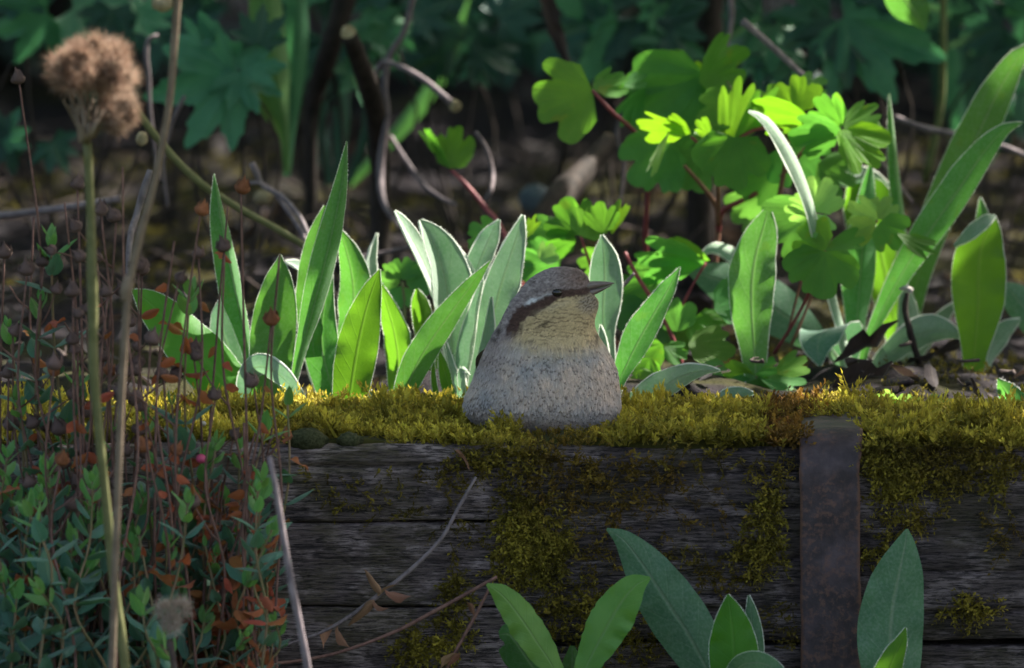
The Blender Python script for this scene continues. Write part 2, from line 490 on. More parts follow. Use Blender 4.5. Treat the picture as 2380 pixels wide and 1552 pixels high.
def lawn_mat():
    g = NT('lawn_ground'); v = g.coord('Object')
    n1 = g.noise(v, 9, 5); n2 = g.noise(v, 160, 4)
    col = g.mix(n1, (0.03, 0.05, 0.012), (0.05, 0.075, 0.02)); col = g.mix(g.math('MULTIPLY', n2, 0.5), col, (0.05, 0.04, 0.02))
    return g.surf(g.pbr(col, 0.9, 0.15, 0.0, g.bump(n2, 1.0, 0.01)))

M = {}
M['campion'] = leaf_mat('downy_leaf', (0.046, 0.152, 0.034), (0.066, 0.195, 0.046), (0.12, 0.36, 0.012), 0.42, (0.22, 0.33, 0.16), 0.5, 0.25, 0.55, 7, 0.3, dust=0.10, blot=(0.09, 0.17, 0.035))
M['silver'] = leaf_mat('silver_leaf', (0.20, 0.33, 0.205), (0.28, 0.41, 0.275), (0.05, 0.30, 0.01), 0.34, (0.30, 0.40, 0.25), 0.45, 0.6, 0.6, 7, 0.25, dust=0.34, tmul=0.8)
M['bluegreen'] = leaf_mat('blue_green_leaf', (0.058, 0.160, 0.085), (0.082, 0.200, 0.105), (0.10, 0.28, 0.05), 0.25, (0.2, 0.3, 0.18), 0.6, 0.45, 0.5, 8, 0.35, dust=0.18)
M['darkleaf'] = leaf_mat('dark_leaf', (0.030, 0.090, 0.050), (0.048, 0.125, 0.065), (0.06, 0.2, 0.03), 0.22, (0.10, 0.18, 0.08), 0.6, 0.2, 0.5, 8, 0.3)
M['primrose'] = leaf_mat('light_leaf', (0.120, 0.270, 0.045), (0.165, 0.330, 0.065), (0.25, 0.5, 0.03), 0.35, (0.24, 0.38, 0.12), 0.6, 0.15, 0.5, 11, 0.35)
M['fresh'] = leaf_mat('fresh_leaf', (0.055, 0.170, 0.014), (0.075, 0.210, 0.02), (0.16, 0.38, 0.008), 0.45, (0.16, 0.34, 0.05), 0.4, 0.15, 0.5, 9, 0.3)
M['columbine'] = leaf_mat('columbine_leaf', (0.060, 0.170, 0.024), (0.085, 0.220, 0.030), (0.15, 0.40, 0.008), 0.45, (0.2, 0.36, 0.05), 0.4, 0.1, 0.5, 6, 0.3, blot=(0.16, 0.20, 0.02), fan=True)
M['columbine_dark'] = leaf_mat('columbine_leaf_old', (0.055, 0.185, 0.040), (0.080, 0.235, 0.052), (0.14, 0.36, 0.01), 0.40, (0.12, 0.26, 0.06), 0.4, 0.1, 0.5, 6, 0.3, fan=True)
M['columbine_pale'] = leaf_mat('columbine_leaf_pale', (0.15, 0.31, 0.085), (0.20, 0.38, 0.10), (0.34, 0.55, 0.03), 0.45, (0.25, 0.4, 0.12), 0.4, 0.25, 0.55, 6, 0.3, fan=True)
M['young'] = leaf_mat('young_leaf', (0.10, 0.25, 0.015), (0.14, 0.30, 0.02), (0.19, 0.38, 0.0), 0.4, (0.4, 0.5, 0.05), 0.3, 0.1, 0.5, 6, 0.3, fan=True)
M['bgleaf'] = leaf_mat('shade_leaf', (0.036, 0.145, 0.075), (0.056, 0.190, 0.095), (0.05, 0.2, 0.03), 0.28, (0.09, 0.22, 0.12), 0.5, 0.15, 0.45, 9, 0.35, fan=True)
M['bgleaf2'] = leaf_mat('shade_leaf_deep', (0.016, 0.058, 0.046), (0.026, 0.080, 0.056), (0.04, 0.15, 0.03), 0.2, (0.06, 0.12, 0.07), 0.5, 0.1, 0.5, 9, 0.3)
M['strap'] = leaf_mat('strap_leaf', (0.07, 0.18, 0.05), (0.10, 0.23, 0.065), (0.12, 0.3, 0.03), 0.3, (0.14, 0.26, 0.08), 0.4, 0.1, 0.45, 3, 0.35)
M['subshrub'] = leaf_mat('subshrub_leaf', (0.040, 0.130, 0.088), (0.060, 0.165, 0.110), (0.08, 0.24, 0.04), 0.22, (0.12, 0.22, 0.12), 0.5, 0.25, 0.5, 5, 0.35)
M['subshrub_tip'] = leaf_mat('subshrub_young_leaf', (0.085, 0.225, 0.060), (0.12, 0.28, 0.075), (0.18, 0.42, 0.03), 0.32, (0.16, 0.3, 0.1), 0.4, 0.2, 0.5, 5, 0.35)
M['deadleaf'] = leaf_mat('dead_leaf', (0.24, 0.062, 0.026), (0.38, 0.125, 0.05), (0.4, 0.14, 0.03), 0.3, (0.3, 0.13, 0.06), 0.4, 0.1, 0.7, 5, 0.2)
M['litterleaf'] = leaf_mat('litter_leaf', (0.014, 0.010, 0.011), (0.034, 0.025, 0.026), (0.08, 0.05, 0.03), 0.15, (0.12, 0.09, 0.07), 0.4, 0.1, 0.8, 6, 0.2)
M['canopy'] = leaf_mat('canopy_leaf', (0.035, 0.10, 0.02), (0.06, 0.14, 0.03), (0.1, 0.25, 0.01), 0.2, (0.1, 0.2, 0.05), 0.4, 0.1, 0.5, 8, 0.35)
M['hair'] = plain_mat('leaf_down', (0.75, 0.78, 0.70), (0.85, 0.86, 0.80), 300, 0.7, 0.2, 0.5, 0.3, 0.1, tcol=(1.1, 1.1, 1.05), rvar=0)
M['redstem'] = plain_mat('red_stem', (0.17, 0.030, 0.040), (0.24, 0.055, 0.055), 300, 0.5, 0.35, 0.1)
M['brownstem'] = plain_mat('brown_stem', (0.13, 0.060, 0.040), (0.19, 0.085, 0.055), 300, 0.6, 0.3)
M['greenstem'] = plain_mat('green_stem', (0.12, 0.16, 0.05), (0.18, 0.20, 0.08), 300, 0.6, 0.3, 0.1)
M['subshrub_stem'] = plain_mat('subshrub_stem', (0.13, 0.13, 0.055), (0.20, 0.12, 0.07), 120, 0.6, 0.3)
M['deadstem'] = plain_mat('dead_stem', (0.10, 0.052, 0.044), (0.19, 0.105, 0.085), 300, 0.75, 0.2)
M['capsule'] = plain_mat('seed_capsule', (0.075, 0.048, 0.045), (0.15, 0.095, 0.085), 500, 0.75, 0.25)
M['capsule_rust'] = plain_mat('seed_capsule_rusty', (0.17, 0.060, 0.028), (0.28, 0.11, 0.05), 500, 0.75, 0.2)
M['greytwig'] = plain_mat('grey_twig', (0.10, 0.080, 0.086), (0.21, 0.17, 0.175), 400, 0.75, 0.25, stretch=(1, 1, 0.4))
M['darkwood'] = plain_mat('dark_twig', (0.018, 0.014, 0.012), (0.045, 0.034, 0.028), 150, 0.8, 0.2, bump=0.8)
M['cutwood'] = plain_mat('cut_wood', (0.20, 0.155, 0.085), (0.34, 0.28, 0.17), 400, 0.8, 0.2)
M['straw'] = plain_mat('straw_stalk', (0.145, 0.105, 0.072), (0.22, 0.165, 0.115), 200, 0.7, 0.25)
M['olive'] = plain_mat('olive_stalk', (0.10, 0.105, 0.035), (0.15, 0.15, 0.06), 200, 0.65, 0.3)
M['litter'] = plain_mat('dry_litter', (0.035, 0.026, 0.024), (0.095, 0.07, 0.062), 200, 0.85, 0.2)
M['stone'] = plain_mat('blue_grey_stone', (0.06, 0.085, 0.10), (0.10, 0.125, 0.14), 60, 0.7, 0.3)
M['bark'] = plain_mat('bark_piece', (0.030, 0.020, 0.024), (0.075, 0.055, 0.062), 200, 0.75, 0.3, bump=0.8)
M['pale'] = plain_mat('pale_debris', (0.42, 0.38, 0.34), (0.55, 0.5, 0.46), 300, 0.7, 0.2)
M['pink'] = plain_mat('pink_bud', (0.45, 0.05, 0.13), (0.55, 0.1, 0.2), 300, 0.5, 0.3, 0.2)
M['wood'] = wood_mat('weathered_wood', 1.35); M['wood_dark'] = wood_mat('rotting_wood', 0.85); M['steel'] = steel_mat(); M['soil'] = soil_mat(); M['lawn'] = lawn_mat()
M['moss'] = vcol_mat('moss', 0.75, 0.2, 0.35, 0.1, 700, 0.3, 0.2)
M['cushion'] = plain_mat('cushion_moss', (0.030, 0.036, 0.014), (0.085, 0.085, 0.045), 900, 0.9, 0.1, bump=1.0)
M['fluff'] = vcol_mat('seed_fluff', 0.8, 0.15, 0.45, 0.2, 300, 0.15, 0.0)
M['feather'] = vcol_mat('feather', 0.82, 0.15, 0.08, 0.25, 1800, 0.22, 0.2)
M['bill'] = plain_mat('bill_horn', (0.15, 0.115, 0.105), (0.21, 0.165, 0.15), 300, 0.42, 0.4, bump=0.15, rvar=0)
g_ = NT('eye_gloss'); M['eye'] = g_.surf(g_.pbr((0.012, 0.008, 0.008), 0.08, 0.6))
# ------------------------------------------------------------------ fast triangle soup
def add_tris(name, V, C, mat, parent=None, k=3, label=None, cat=None, kind=None, smooth=False):
    """V (n*k) x 3 unshared corners of n k-gons, C colours per corner"""
    V = np.asarray(V, np.float32); nv = len(V); nf = nv // k
    if parent is not None: V = V - rootloc(parent).astype(np.float32)
    me = bpy.data.meshes.new(name)
    me.vertices.add(nv); me.vertices.foreach_set('co', V.ravel())
    me.loops.add(nv); me.loops.foreach_set('vertex_index', np.arange(nv, dtype=np.int32))
    me.polygons.add(nf); me.polygons.foreach_set('loop_start', np.arange(0, nv, k, dtype=np.int32))
    if C is not None:
        c = np.ones((nv, 4), np.float32); c[:, :3] = C
        me.color_attributes.new('Col', 'FLOAT_COLOR', 'POINT').data.foreach_set('color', c.ravel())
    me.materials.append(mat); me.update(calc_edges=True)
    if smooth: me.polygons.foreach_set('use_smooth', np.ones(nf, bool))
    o = bpy.data.objects.new(name, me); COL.objects.link(o)
    if parent is not None: o.parent = parent
    return tag(o, label, cat, None, kind)

# ------------------------------------------------------------------ ground in front, bed soil behind the timbers
def sheet(name, X, Y, zf, mat):
    nx, ny = len(X), len(Y)
    GX, GY = np.meshgrid(X, Y, indexing='ij'); GZ = zf(GX, GY)
    V = np.stack([GX, GY, GZ], -1).reshape(-1, 3)
    i, j = np.meshgrid(np.arange(nx - 1), np.arange(ny - 1), indexing='ij'); a = (i * ny + j).ravel()
    F = np.stack([a, a + ny, a + ny + 1, a + 1], 1)
    return tag(add(name, V, F, mat), kind='structure')
def axis(lo, mid0, mid1, hi, step, nfar=14):
    m = np.arange(mid0, mid1, step)
    a = mid0 - np.geomspace(step, mid0 - lo, nfar)[::-1]; b = mid1 + np.geomspace(step, hi - mid1, nfar)
    return np.concatenate([a, m, [mid1], b])
sheet('ground', axis(-150, -1.5, 1.5, 150, 0.05), np.concatenate([-np.geomspace(0.05, 150, 60)[::-1], [0.0, 0.02]]),
      lambda x, y: GROUND - 0.002 + 0.006 * fbm(x * 9, y * 9, 3), M['lawn'])
def soil_z(x, y):
    fade = np.clip((y - 0.098) / 0.05, 0, 1)
    return SOIL - 0.010 + fade * (0.030 * (fbm(x * 9, y * 9, 5) - 0.42) + 0.012 * (fbm(x * 45, y * 45, 6) - 0.45)) + 0.012 * fade
sheet('bed_soil', axis(-150, -0.45, 0.45, 150, 0.006), np.concatenate([np.arange(0.098, 1.3, 0.006), np.geomspace(1.31, 150, 40)]), soil_z, M['soil'])

# ------------------------------------------------------------------ timbers of the raised bed
def plank(parent, x0, x1, z0, z1, seed, cracks=(), rc=0.004, depth=0.10, rough=1.0, toprag=0.0, name='plank', mat='wood'):
    st = 0.0012
    prof = []
    for z in np.arange(z0 + rc, z1 - rc, st): prof.append((0.0, z, 0, -1.0, 0.0))
    for a in np.linspace(0, math.pi / 2, 6): prof.append((rc - rc * math.cos(a), z1 - rc + rc * math.sin(a), 0, -math.cos(a), math.sin(a)))
    for y in np.arange(rc + 0.002, depth - rc, 0.004): prof.append((y, z1, 0, 0.0, 1.0))
    for a in np.linspace(0, math.pi / 2, 4): prof.append((depth - rc + rc * math.sin(a), z1 - rc + rc * math.cos(a), 0, math.sin(a), math.cos(a)))
    for z in np.linspace(z1 - rc - 0.01, z0 + rc, 6): prof.append((depth, z, 0, 1.0, 0.0))
    for a in np.linspace(0, math.pi / 2, 3)[1:]: prof.append((depth - rc + rc * math.cos(a), z0 + rc - rc * math.sin(a), 0, math.cos(a), -math.sin(a)))
    for y in np.arange(depth - rc - 0.004, rc + 0.002, -0.012): prof.append((y, z0, 0, 0.0, -1.0))
    for a in np.linspace(0, math.pi / 2, 4)[:-1]: prof.append((rc - rc * math.sin(a), z0 + rc - rc * math.cos(a), 0, -math.sin(a), -math.cos(a)))
    P = np.array(prof); npf = len(P)
    arc = np.concatenate([[0], np.cumsum(np.hypot(np.diff(P[:, 0]), np.diff(P[:, 1])))])
    X = np.arange(x0, x1 + 1e-6, 0.0015); nx = len(X)
    GX = X[:, None]; S = arc[None, :]
    Z = np.broadcast_to(P[:, 1][None, :], (nx, npf))
    d = 0.0016 * rough * (fbm(GX / 0.045, S / 0.0045, seed, 4) - 0.5) + 0.0035 * (fbm(GX / 0.06, S / 0.03, seed + 5, 3) - 0.5)
    d = d - 0.0010 * rough * np.clip(vnoise(GX / 0.07, S / 0.0022, seed + 9) - 0.72, 0, 1) * 6
    front = (P[:, 3] < -0.3)[None, :]
    for (zc, xa, xb, dep, w) in cracks:
        wob = zc + 0.004 * (fbm(GX / 0.05, np.zeros_like(GX) + zc * 90, seed + 3) - 0.5)
        fade = np.clip((GX - xa) / 0.012, 0, 1) * np.clip((xb - GX) / 0.012, 0, 1)
        d = d - np.where(front, dep * fade * np.exp(-((Z - wob) / w) ** 2), 0)
    if toprag:
        k = np.clip((Z - (z1 - 0.012)) / 0.012, 0, 1) * front
        d = d - k * toprag * np.clip(fbm(GX / 0.02, np.zeros_like(GX) + 3.3, seed + 31, 3) - 0.35, 0, 1) * 3
    V = np.stack([np.broadcast_to(GX, d.shape), P[None, :, 0] + P[None, :, 3] * d, P[None, :, 1] + P[None, :, 4] * d], -1).reshape(-1, 3)
    i, j = np.meshgrid(np.arange(nx - 1), np.arange(npf), indexing='ij'); jn = (j + 1) % npf
    F = [tuple(f) for f in np.stack([(i * npf + j).ravel(), ((i + 1) * npf + j).ravel(), ((i + 1) * npf + jn).ravel(), (i * npf + jn).ravel()], 1)]
    F += [tuple(range(npf)), tuple((nx - 1) * npf + q for q in range(npf - 1, -1, -1))]
    return add(name, V, F, M[mat], parent)
def zf(v): return float(at(1190, v, 0)[2])
XJ = float(at(1186, 1200, 0)[0])
left_t = thing('timber_sleeper', (-0.3, 0.05, 0), 'weathered grey-brown timber edging of stacked boards behind the orange-leaved bush', 'timber')
plank(left_t, -0.62, XJ - 0.0001, zf(1213), TOP, 21, [(zf(1082), -0.10, XJ, 0.0035, 0.0011), (zf(1128), -0.10, -0.03, 0.0015, 0.0008)], 0.004, toprag=0.002)
plank(left_t, -0.62, XJ - 0.0001, zf(1409), zf(1216), 22, [(zf(1378), -0.03, XJ, 0.0012, 0.0007)], 0.0022)
plank(left_t, -0.62, XJ - 0.0001, zf(1668), zf(1413), 23, [], 0.0022)
plank(left_t, -0.62, XJ - 0.0001, -0.03, zf(1672), 24, [], 0.0022)
right_t = thing('timber_sleeper', (0.3, 0.05, 0), 'dark rotting timber edging with moss down its face under an iron strap', 'timber')
plank(right_t, XJ - 0.0016, 0.62, zf(1496), TOP - 0.001, 31, [(zf(1098), 0.06, 0.62, 0.003, 0.0012), (zf(1178), 0.0, 0.12, 0.003, 0.0014), (zf(1290), 0.02, 0.16, 0.0028, 0.0016), (zf(1330), 0.15, 0.6, 0.003, 0.0012), (zf(1225), 0.15, 0.6, 0.0025, 0.0012), (zf(1420), 0.0, 0.6, 0.003, 0.0012)], 0.007, rough=1.9, toprag=0.003, mat='wood_dark')
plank(right_t, XJ - 0.0016, 0.62, -0.03, zf(1500), 32, [(zf(1560), 0.0, 0.6, 0.003, 0.0012)], 0.003, rough=1.7, mat='wood_dark')

# ------------------------------------------------------------------ iron strap folded over the timber
def strap():
    cx = float(at(1926, 1300, 0)[0]); hw = 70 * px(0); th = 0.0026
    path = [(-0.0045, z) for z in np.linspace(-0.02, TOP - 0.014, 60)]
    for a in np.linspace(0.1, math.pi / 2 - 0.05, 12): path.append((-0.0045 + 0.016 * (1 - math.cos(a)), TOP - 0.012 + 0.0165 * math.sin(a)))
    path += [(y, TOP + 0.0045 - 0.001 * math.sin(y * 40)) for y in np.linspace(0.014, 0.096, 20)]
    for a in np.linspace(0.2, math.pi / 2, 5): path.append((0.096 + 0.006 * math.sin(a), TOP + 0.0045 - 0.006 * (1 - math.cos(a))))
    path += [(0.102, z) for z in np.linspace(TOP - 0.01, 0.02, 14)]
    P = np.array(path); n = len(P); ns = 15; V = []; UV = []; F = []
    for side in (0, 1):
        for i in range(n):
            t = nrm(P[min(i + 1, n - 1)] - P[max(i - 1, 0)]); no = np.array([-t[1], t[0]])
            for j, s in enumerate(np.linspace(-1, 1, ns)):
                e = 1 + (0.022 * (float(vnoise(i * 0.35, 5 + 9 * (s > 0), 4)) - 0.5) * 2 + 0.03 * (i > 62)) * (abs(s) ** 4)
                shift = 0.0009 * math.sin(i * 0.05) + (0.0018 * max(0, (i - 60) / 12) if i < 84 else 0.0036)
                p = P[i] + no * (th / 2 if side == 0 else -th / 2) + no * 0.0005 * (float(vnoise(i * 0.3, s * 2, 8)) - 0.5) - no * 0.0006 * s * s
                V.append((cx + shift + s * hw * e, p[0], p[1])); UV.append((0.5 + 0.5 * s, i / n))
    m = n * ns
    for i in range(n - 1):
        for j in range(ns - 1):
            a = i * ns + j; F.append((a, a + 1, a + ns + 1, a + ns)); F.append((m + a, m + a + ns, m + a + ns + 1, m + a + 1))
        a = i * ns; F.append((a, a + ns, m + a + ns, m + a)); a = i * ns + ns - 1; F.append((a, m + a, m + a + ns, a + ns))
    o = add('iron_strap', V, F, M['steel'], uv=UV, origin=(cx, 0.0, -0.02))
    tag(o, 'dark rusty flat iron strap folded over the mossy timber', 'strap')
strap()

# ------------------------------------------------------------------ moss
def shoot_soup(P, D, L, Ctip, Cbase, wid=0.0007, nl=8, spread=0.75, ll=0.28):
    """feathery moss shoots: a thin spine with small leaves set round it"""
    n = len(P); D = D / np.linalg.norm(D, axis=1, keepdims=True)
    ref = NR.normal(size=(n, 3)); A = np.cross(D, ref); A /= np.linalg.norm(A, axis=1, keepdims=True); B = np.cross(D, A)
    bend = (A * NR.uniform(-0.5, 0.5, (n, 1)) + np.array([0, 0, -0.25]))
    Vs = []; Cs = []
    def pos(t): return P + D * (L * t)[:, None] + bend * (L * t * t)[:, None]
    one = np.ones(n)
    for s in (-1, 1):   # spine, two crossed slivers
        W = (A if s < 0 else B) * (wid * 0.35)
        Vs.append(np.stack([pos(0 * one) - W, pos(0 * one) + W, pos(0.97 * one)], 1)); Cs.append(np.stack([Cbase, Cbase, Ctip], 1))
    for k in range(nl):
        t = (0.22 + 0.75 * (k + NR.uniform(0, 1, n)) / nl)
        th = k * 2.4 + NR.uniform(0, 1.0, n)
        O = A * np.cos(th)[:, None] + B * np.sin(th)[:, None]; T = np.cross(D, O)
        b = pos(t); ln = L * NR.uniform(ll * .72, ll * 1.28, n) * (1.15 - 0.5 * t)
        tip = b + (O * spread + D * (1.5 - spread)) * ln[:, None]
        w = T * (ln * 0.27)[:, None]; mid = b + (O * 0.6 * spread + D * 0.30) * ln[:, None]
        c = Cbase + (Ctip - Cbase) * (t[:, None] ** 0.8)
        c2 = c * NR.uniform(0.85, 1.35, (n, 1))
        Vs.append(np.stack([b, mid + w, tip], 1)); Cs.append(np.stack([c, c, c2], 1))
        Vs.append(np.stack([b, tip, mid - w], 1)); Cs.append(np.stack([c, c2, c], 1))
    return np.concatenate([v.reshape(-1, 3) for v in Vs]), np.concatenate([c.reshape(-1, 3) for c in Cs])
MG = np.array([0.58, 0.48, 0.060]); MO = np.array([0.24, 0.195, 0.022]); MD = np.array([0.075, 0.070, 0.014]); MR = np.array([0.16, 0.070, 0.014]); MB = np.array([0.045, 0.030, 0.010])
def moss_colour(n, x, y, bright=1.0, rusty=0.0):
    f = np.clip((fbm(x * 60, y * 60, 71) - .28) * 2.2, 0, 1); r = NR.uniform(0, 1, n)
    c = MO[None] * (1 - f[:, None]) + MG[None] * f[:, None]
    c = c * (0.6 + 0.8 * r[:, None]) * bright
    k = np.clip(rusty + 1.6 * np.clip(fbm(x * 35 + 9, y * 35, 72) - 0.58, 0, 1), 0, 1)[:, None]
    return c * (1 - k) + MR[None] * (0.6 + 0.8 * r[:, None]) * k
SX0, SX1 = float(at(1856, 1300, 0)[0]), float(at(1999, 1300, 0)[0])
def moss_top():
    n = 17000
    x = NR.uniform(-0.30, 0.34, n); y = NR.uniform(-0.0005, 0.108, n) ** 1.0
    edge = 0.002 + 0.010 * (fbm(x * 30, x * 0 + 2.2, 41) - 0.35) * 2
    ux = x / px(0) + 1190
    right = ux > 1985
    edge = np.where((ux > 640) & (ux < 900), edge + 0.008, edge)
    keep = (y > edge) | right
    keep &= ~((x > SX0 + 0.002) & (x < SX1 + 0.004) & (y < 0.052 + 0.012 * vnoise(x * 300, x * 0, 3)))
    keep &= fbm(x * 40, y * 40, 43) > 0.24
    x, y = x[keep], y[keep]; n = len(x); ux = x / px(0) + 1190
    hmat = mat_h(x, y)
    P = np.stack([x, y, TOP - 0.001 + hmat], 1)
    D = np.stack([NR.normal(0, 0.45, n), NR.normal(-0.12, 0.45, n), np.full(n, 1.0)], 1)
    L = NR.uniform(0.0050, 0.0112, n) * (0.45 + 1.25 * fbm(x * 50, y * 50, 44))
    bird = (np.abs(x - at(1262, 900, 0.04)[0]) < 0.032) & (y > 0.020) & (y < 0.08)
    L = np.where(bird, L * 0.5, L); L = np.where((ux > 1200) & (ux < 1425) & (y < .03), L * .5, L)
    rust = np.where((np.abs(ux - 1845) < 60), 0.85, np.where((ux > 1230) & (ux < 1420) & (y < 0.025), 0.45, 0.0))
    ct = moss_colour(n, x, y, 1.0, rust)
    return P, D, L, ct
def mat_h(x, y):
    return 0.0042 * np.clip(fbm(x * 45, y * 45, 51) - 0.22, 0, 1) * 1.6 * np.clip((y - 0.002) / 0.012, 0.0, 1)
P, D, L, ct = moss_top()
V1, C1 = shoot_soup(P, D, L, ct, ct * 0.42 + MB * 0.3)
big = NR.uniform(0, 1, len(P)) < 0.24
Lb = L[big] * NR.uniform(1.05, 1.6, big.sum()); Db = D[big] + NR.normal(0, .35, (big.sum(), 3)); cb = ct[big] * NR.uniform(1.05, 1.5, (big.sum(), 1))
Vb, Cb = shoot_soup(P[big], Db, Lb, np.minimum(cb, [.75, .68, .2]), cb * .5, 0.0022, 11, 0.45, .20)
V1 = np.concatenate([V1, Vb]); C1 = np.concatenate([C1, Cb])
# shoots creeping down the timber faces
patches = [(1225, 1055, 55, 28, 260, .35), (1200, 1150, 30, 60, 200, .2), (1215, 1230, 45, 70, 420, .0), (1250, 1300, 75, 55, 520, .0), (1285, 1250, 45, 40, 160, .1),
    (1060, 1400, 24, 70, 190, .1), (1020, 1490, 80, 40, 300, .1), (950, 1520, 40, 30, 120, .1), (1290, 1080, 90, 40, 300, .6), (1340, 1150, 90, 70, 260, .8), (1450, 1120, 160, 60, 340, .75),
    (1780, 1210, 40, 70, 260, .05), (1755, 1290, 70, 45, 260, .15), (1690, 1330, 60, 45, 160, .4), (1790, 1160, 30, 40, 100, .1), (1800, 1090, 60, 40, 140, .45),
    (2060, 1055, 65, 38, 420, .1), (2090, 1115, 55, 45, 340, .1), (2180, 1050, 110, 24, 420, .3), (2310, 1062, 80, 34, 380, .3), (2320, 1120, 22, 50, 110, .1), (2050, 1180, 40, 60, 120, .3), (2200, 1110, 80, 30, 160, .25),
    (2060, 1290, 50, 60, 140, .2), (2250, 1405, 80, 26, 170, .2), (2120, 1200, 50, 30, 90, .2), (2330, 1250, 60, 40, 90, .5), (1400, 1270, 70, 60, 180, .5), (1340, 1400, 90, 60, 200, .25),
    (1300, 1460, 120, 60, 180, .3), (1560, 1290, 80, 50, 160, .3), (1600, 1060, 140, 20, 130, .3), (1560, 1180, 200, 60, 160, .75), (860, 1120, 200, 24, 120, .3), (1060, 1100, 80, 40, 130, .3), (1130, 1060, 60, 26, 160, .2), (1450, 1480, 120, 60, 180, .2),
    (1100, 1240, 90, 60, 50, .2), (900, 1180, 180, 30, 50, .2), (2080, 1450, 60, 60, 100, .3), (1820, 1450, 40, 70, 80, .3), (1250, 1180, 40, 60, 200, .3), (1165, 1320, 30, 60, 90, .2)]
fp = []; fd = []; fl = []; fc = []
for (u, v, ru, rv, cnt, rust) in patches:
    cnt = int(cnt * (0.55 if rust < .3 else 0.30))
    a = NR.uniform(0, 2 * math.pi, cnt); r = NR.uniform(0, 1, cnt) ** 0.6
    uu = u + ru * r * np.cos(a); vv = v + rv * r * np.sin(a)
    ok = ~((uu > 1852) & (uu < 2002))
    uu, vv = uu[ok], vv[ok]; cnt = len(uu)
    p = np.array([at(a_, b_, 0.0) for a_, b_ in zip(uu, vv)]); p[:, 1] += 0.0008
    k = p[:, 2] > TOP - 0.002; p[k, 2] = TOP - 0.002
    fp.append(p); fd.append(np.stack([NR.normal(0, 0.75, cnt), -np.abs(NR.normal(0.38, 0.25, cnt)), NR.normal(-0.1, 0.8, cnt)], 1))
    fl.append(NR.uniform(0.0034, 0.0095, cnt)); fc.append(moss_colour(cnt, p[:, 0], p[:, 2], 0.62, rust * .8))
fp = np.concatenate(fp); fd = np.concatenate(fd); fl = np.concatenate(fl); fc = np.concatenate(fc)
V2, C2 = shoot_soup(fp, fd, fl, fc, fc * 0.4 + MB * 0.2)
add_tris('moss', np.concatenate([V1, V2]), np.concatenate([C1, C2]), M['moss'], label='yellow-green feathery moss growing on the timber edging', cat='moss', kind='stuff')
X = np.arange(-0.30, 0.34, 0.0015); Y = np.arange(0.0095, 0.108, 0.0015)
GX, GY = np.meshgrid(X, Y, indexing='ij')
GZ = TOP - 0.0012 + mat_h(GX, GY) - 0.004 * ((GX > SX0 - 0.001) & (GX < SX1 + 0.005) & (GY < 0.056)) - 0.004 * (GY < 0.011)
V = np.stack([GX, GY, GZ], -1).reshape(-1, 3); ny = len(Y)
i, j = np.meshgrid(np.arange(len(X) - 1), np.arange(ny - 1), indexing='ij'); a = (i * ny + j).ravel()
cc = (MD[None] * (0.5 + fbm(V[:, 0] * 60, V[:, 1] * 60, 3))[:, None])
mm = add('moss_mat', V, np.stack([a, a + ny, a + ny + 1, a + 1], 1), M['moss'], col=cc)
tag(mm, 'dark olive mat of old moss under the moss shoots on the timber top', 'moss', kind='stuff')
# moss on the soil further back
n = 9000
x = NR.uniform(-0.32, 0.32, n); y = 0.1 + 1.2 * NR.uniform(0, 1, n) ** 1.2
k = fbm(x * 7 + 3, y * 5, 61) > 0.47; x, y = x[k], y[k]; n = len(x)
P = np.stack([x, y, soil_z(x, y) - 0.001], 1); D = np.stack([NR.normal(0, .5, n), NR.normal(0, .5, n), np.ones(n)], 1)
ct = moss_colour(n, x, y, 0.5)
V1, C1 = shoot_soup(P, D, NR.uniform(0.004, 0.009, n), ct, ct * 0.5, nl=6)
add_tris('soil_moss', V1, C1, M['moss'], label='patchy olive moss over the bed soil behind the timbers', cat='moss', kind='stuff')

def blob(name, c, rad, mat, seed, parent=None, n=18, amp=0.25, **kw):
    V = []; F = []
    for i in range(n + 1):
        th = math.pi * i / n
        for j in range(2 * n):
            ph = math.pi * j / n
            d = np.array([math.sin(th) * math.cos(ph), math.sin(th) * math.sin(ph), math.cos(th)])
            k = 1 + amp * (float(fbm(np.array(d[0] * 2.3 + seed), np.array(d[1] * 2.3 + d[2] * 1.7), seed)) - 0.45) * 2
            V.append(np.array(c) + d * np.array(rad) * k)
    for i in range(n):
        for j in range(2 * n): F.append((i * 2 * n + j, (i + 1) * 2 * n + j, (i + 1) * 2 * n + (j + 1) % (2 * n), i * 2 * n + (j + 1) % (2 * n)))
    return add(name, V, F, mat, parent, **kw)
for (u, v, r, lab) in ((712, 1012, (0.0085, 0.006, 0.0045), 'dark grey-green cushion of moss on the timber edge, larger of two'), (812, 1018, (0.0050, 0.004, 0.0030), 'dark grey-green cushion of moss on the timber edge, smaller of two')):
    c = at(u, v, 0.006); c[2] = TOP + 0.001
    tag(blob('moss_cushion', c, r, M['cushion'], int(u), amp=0.3, origin=c - np.array([0, 0, 0.003])), lab, 'moss')
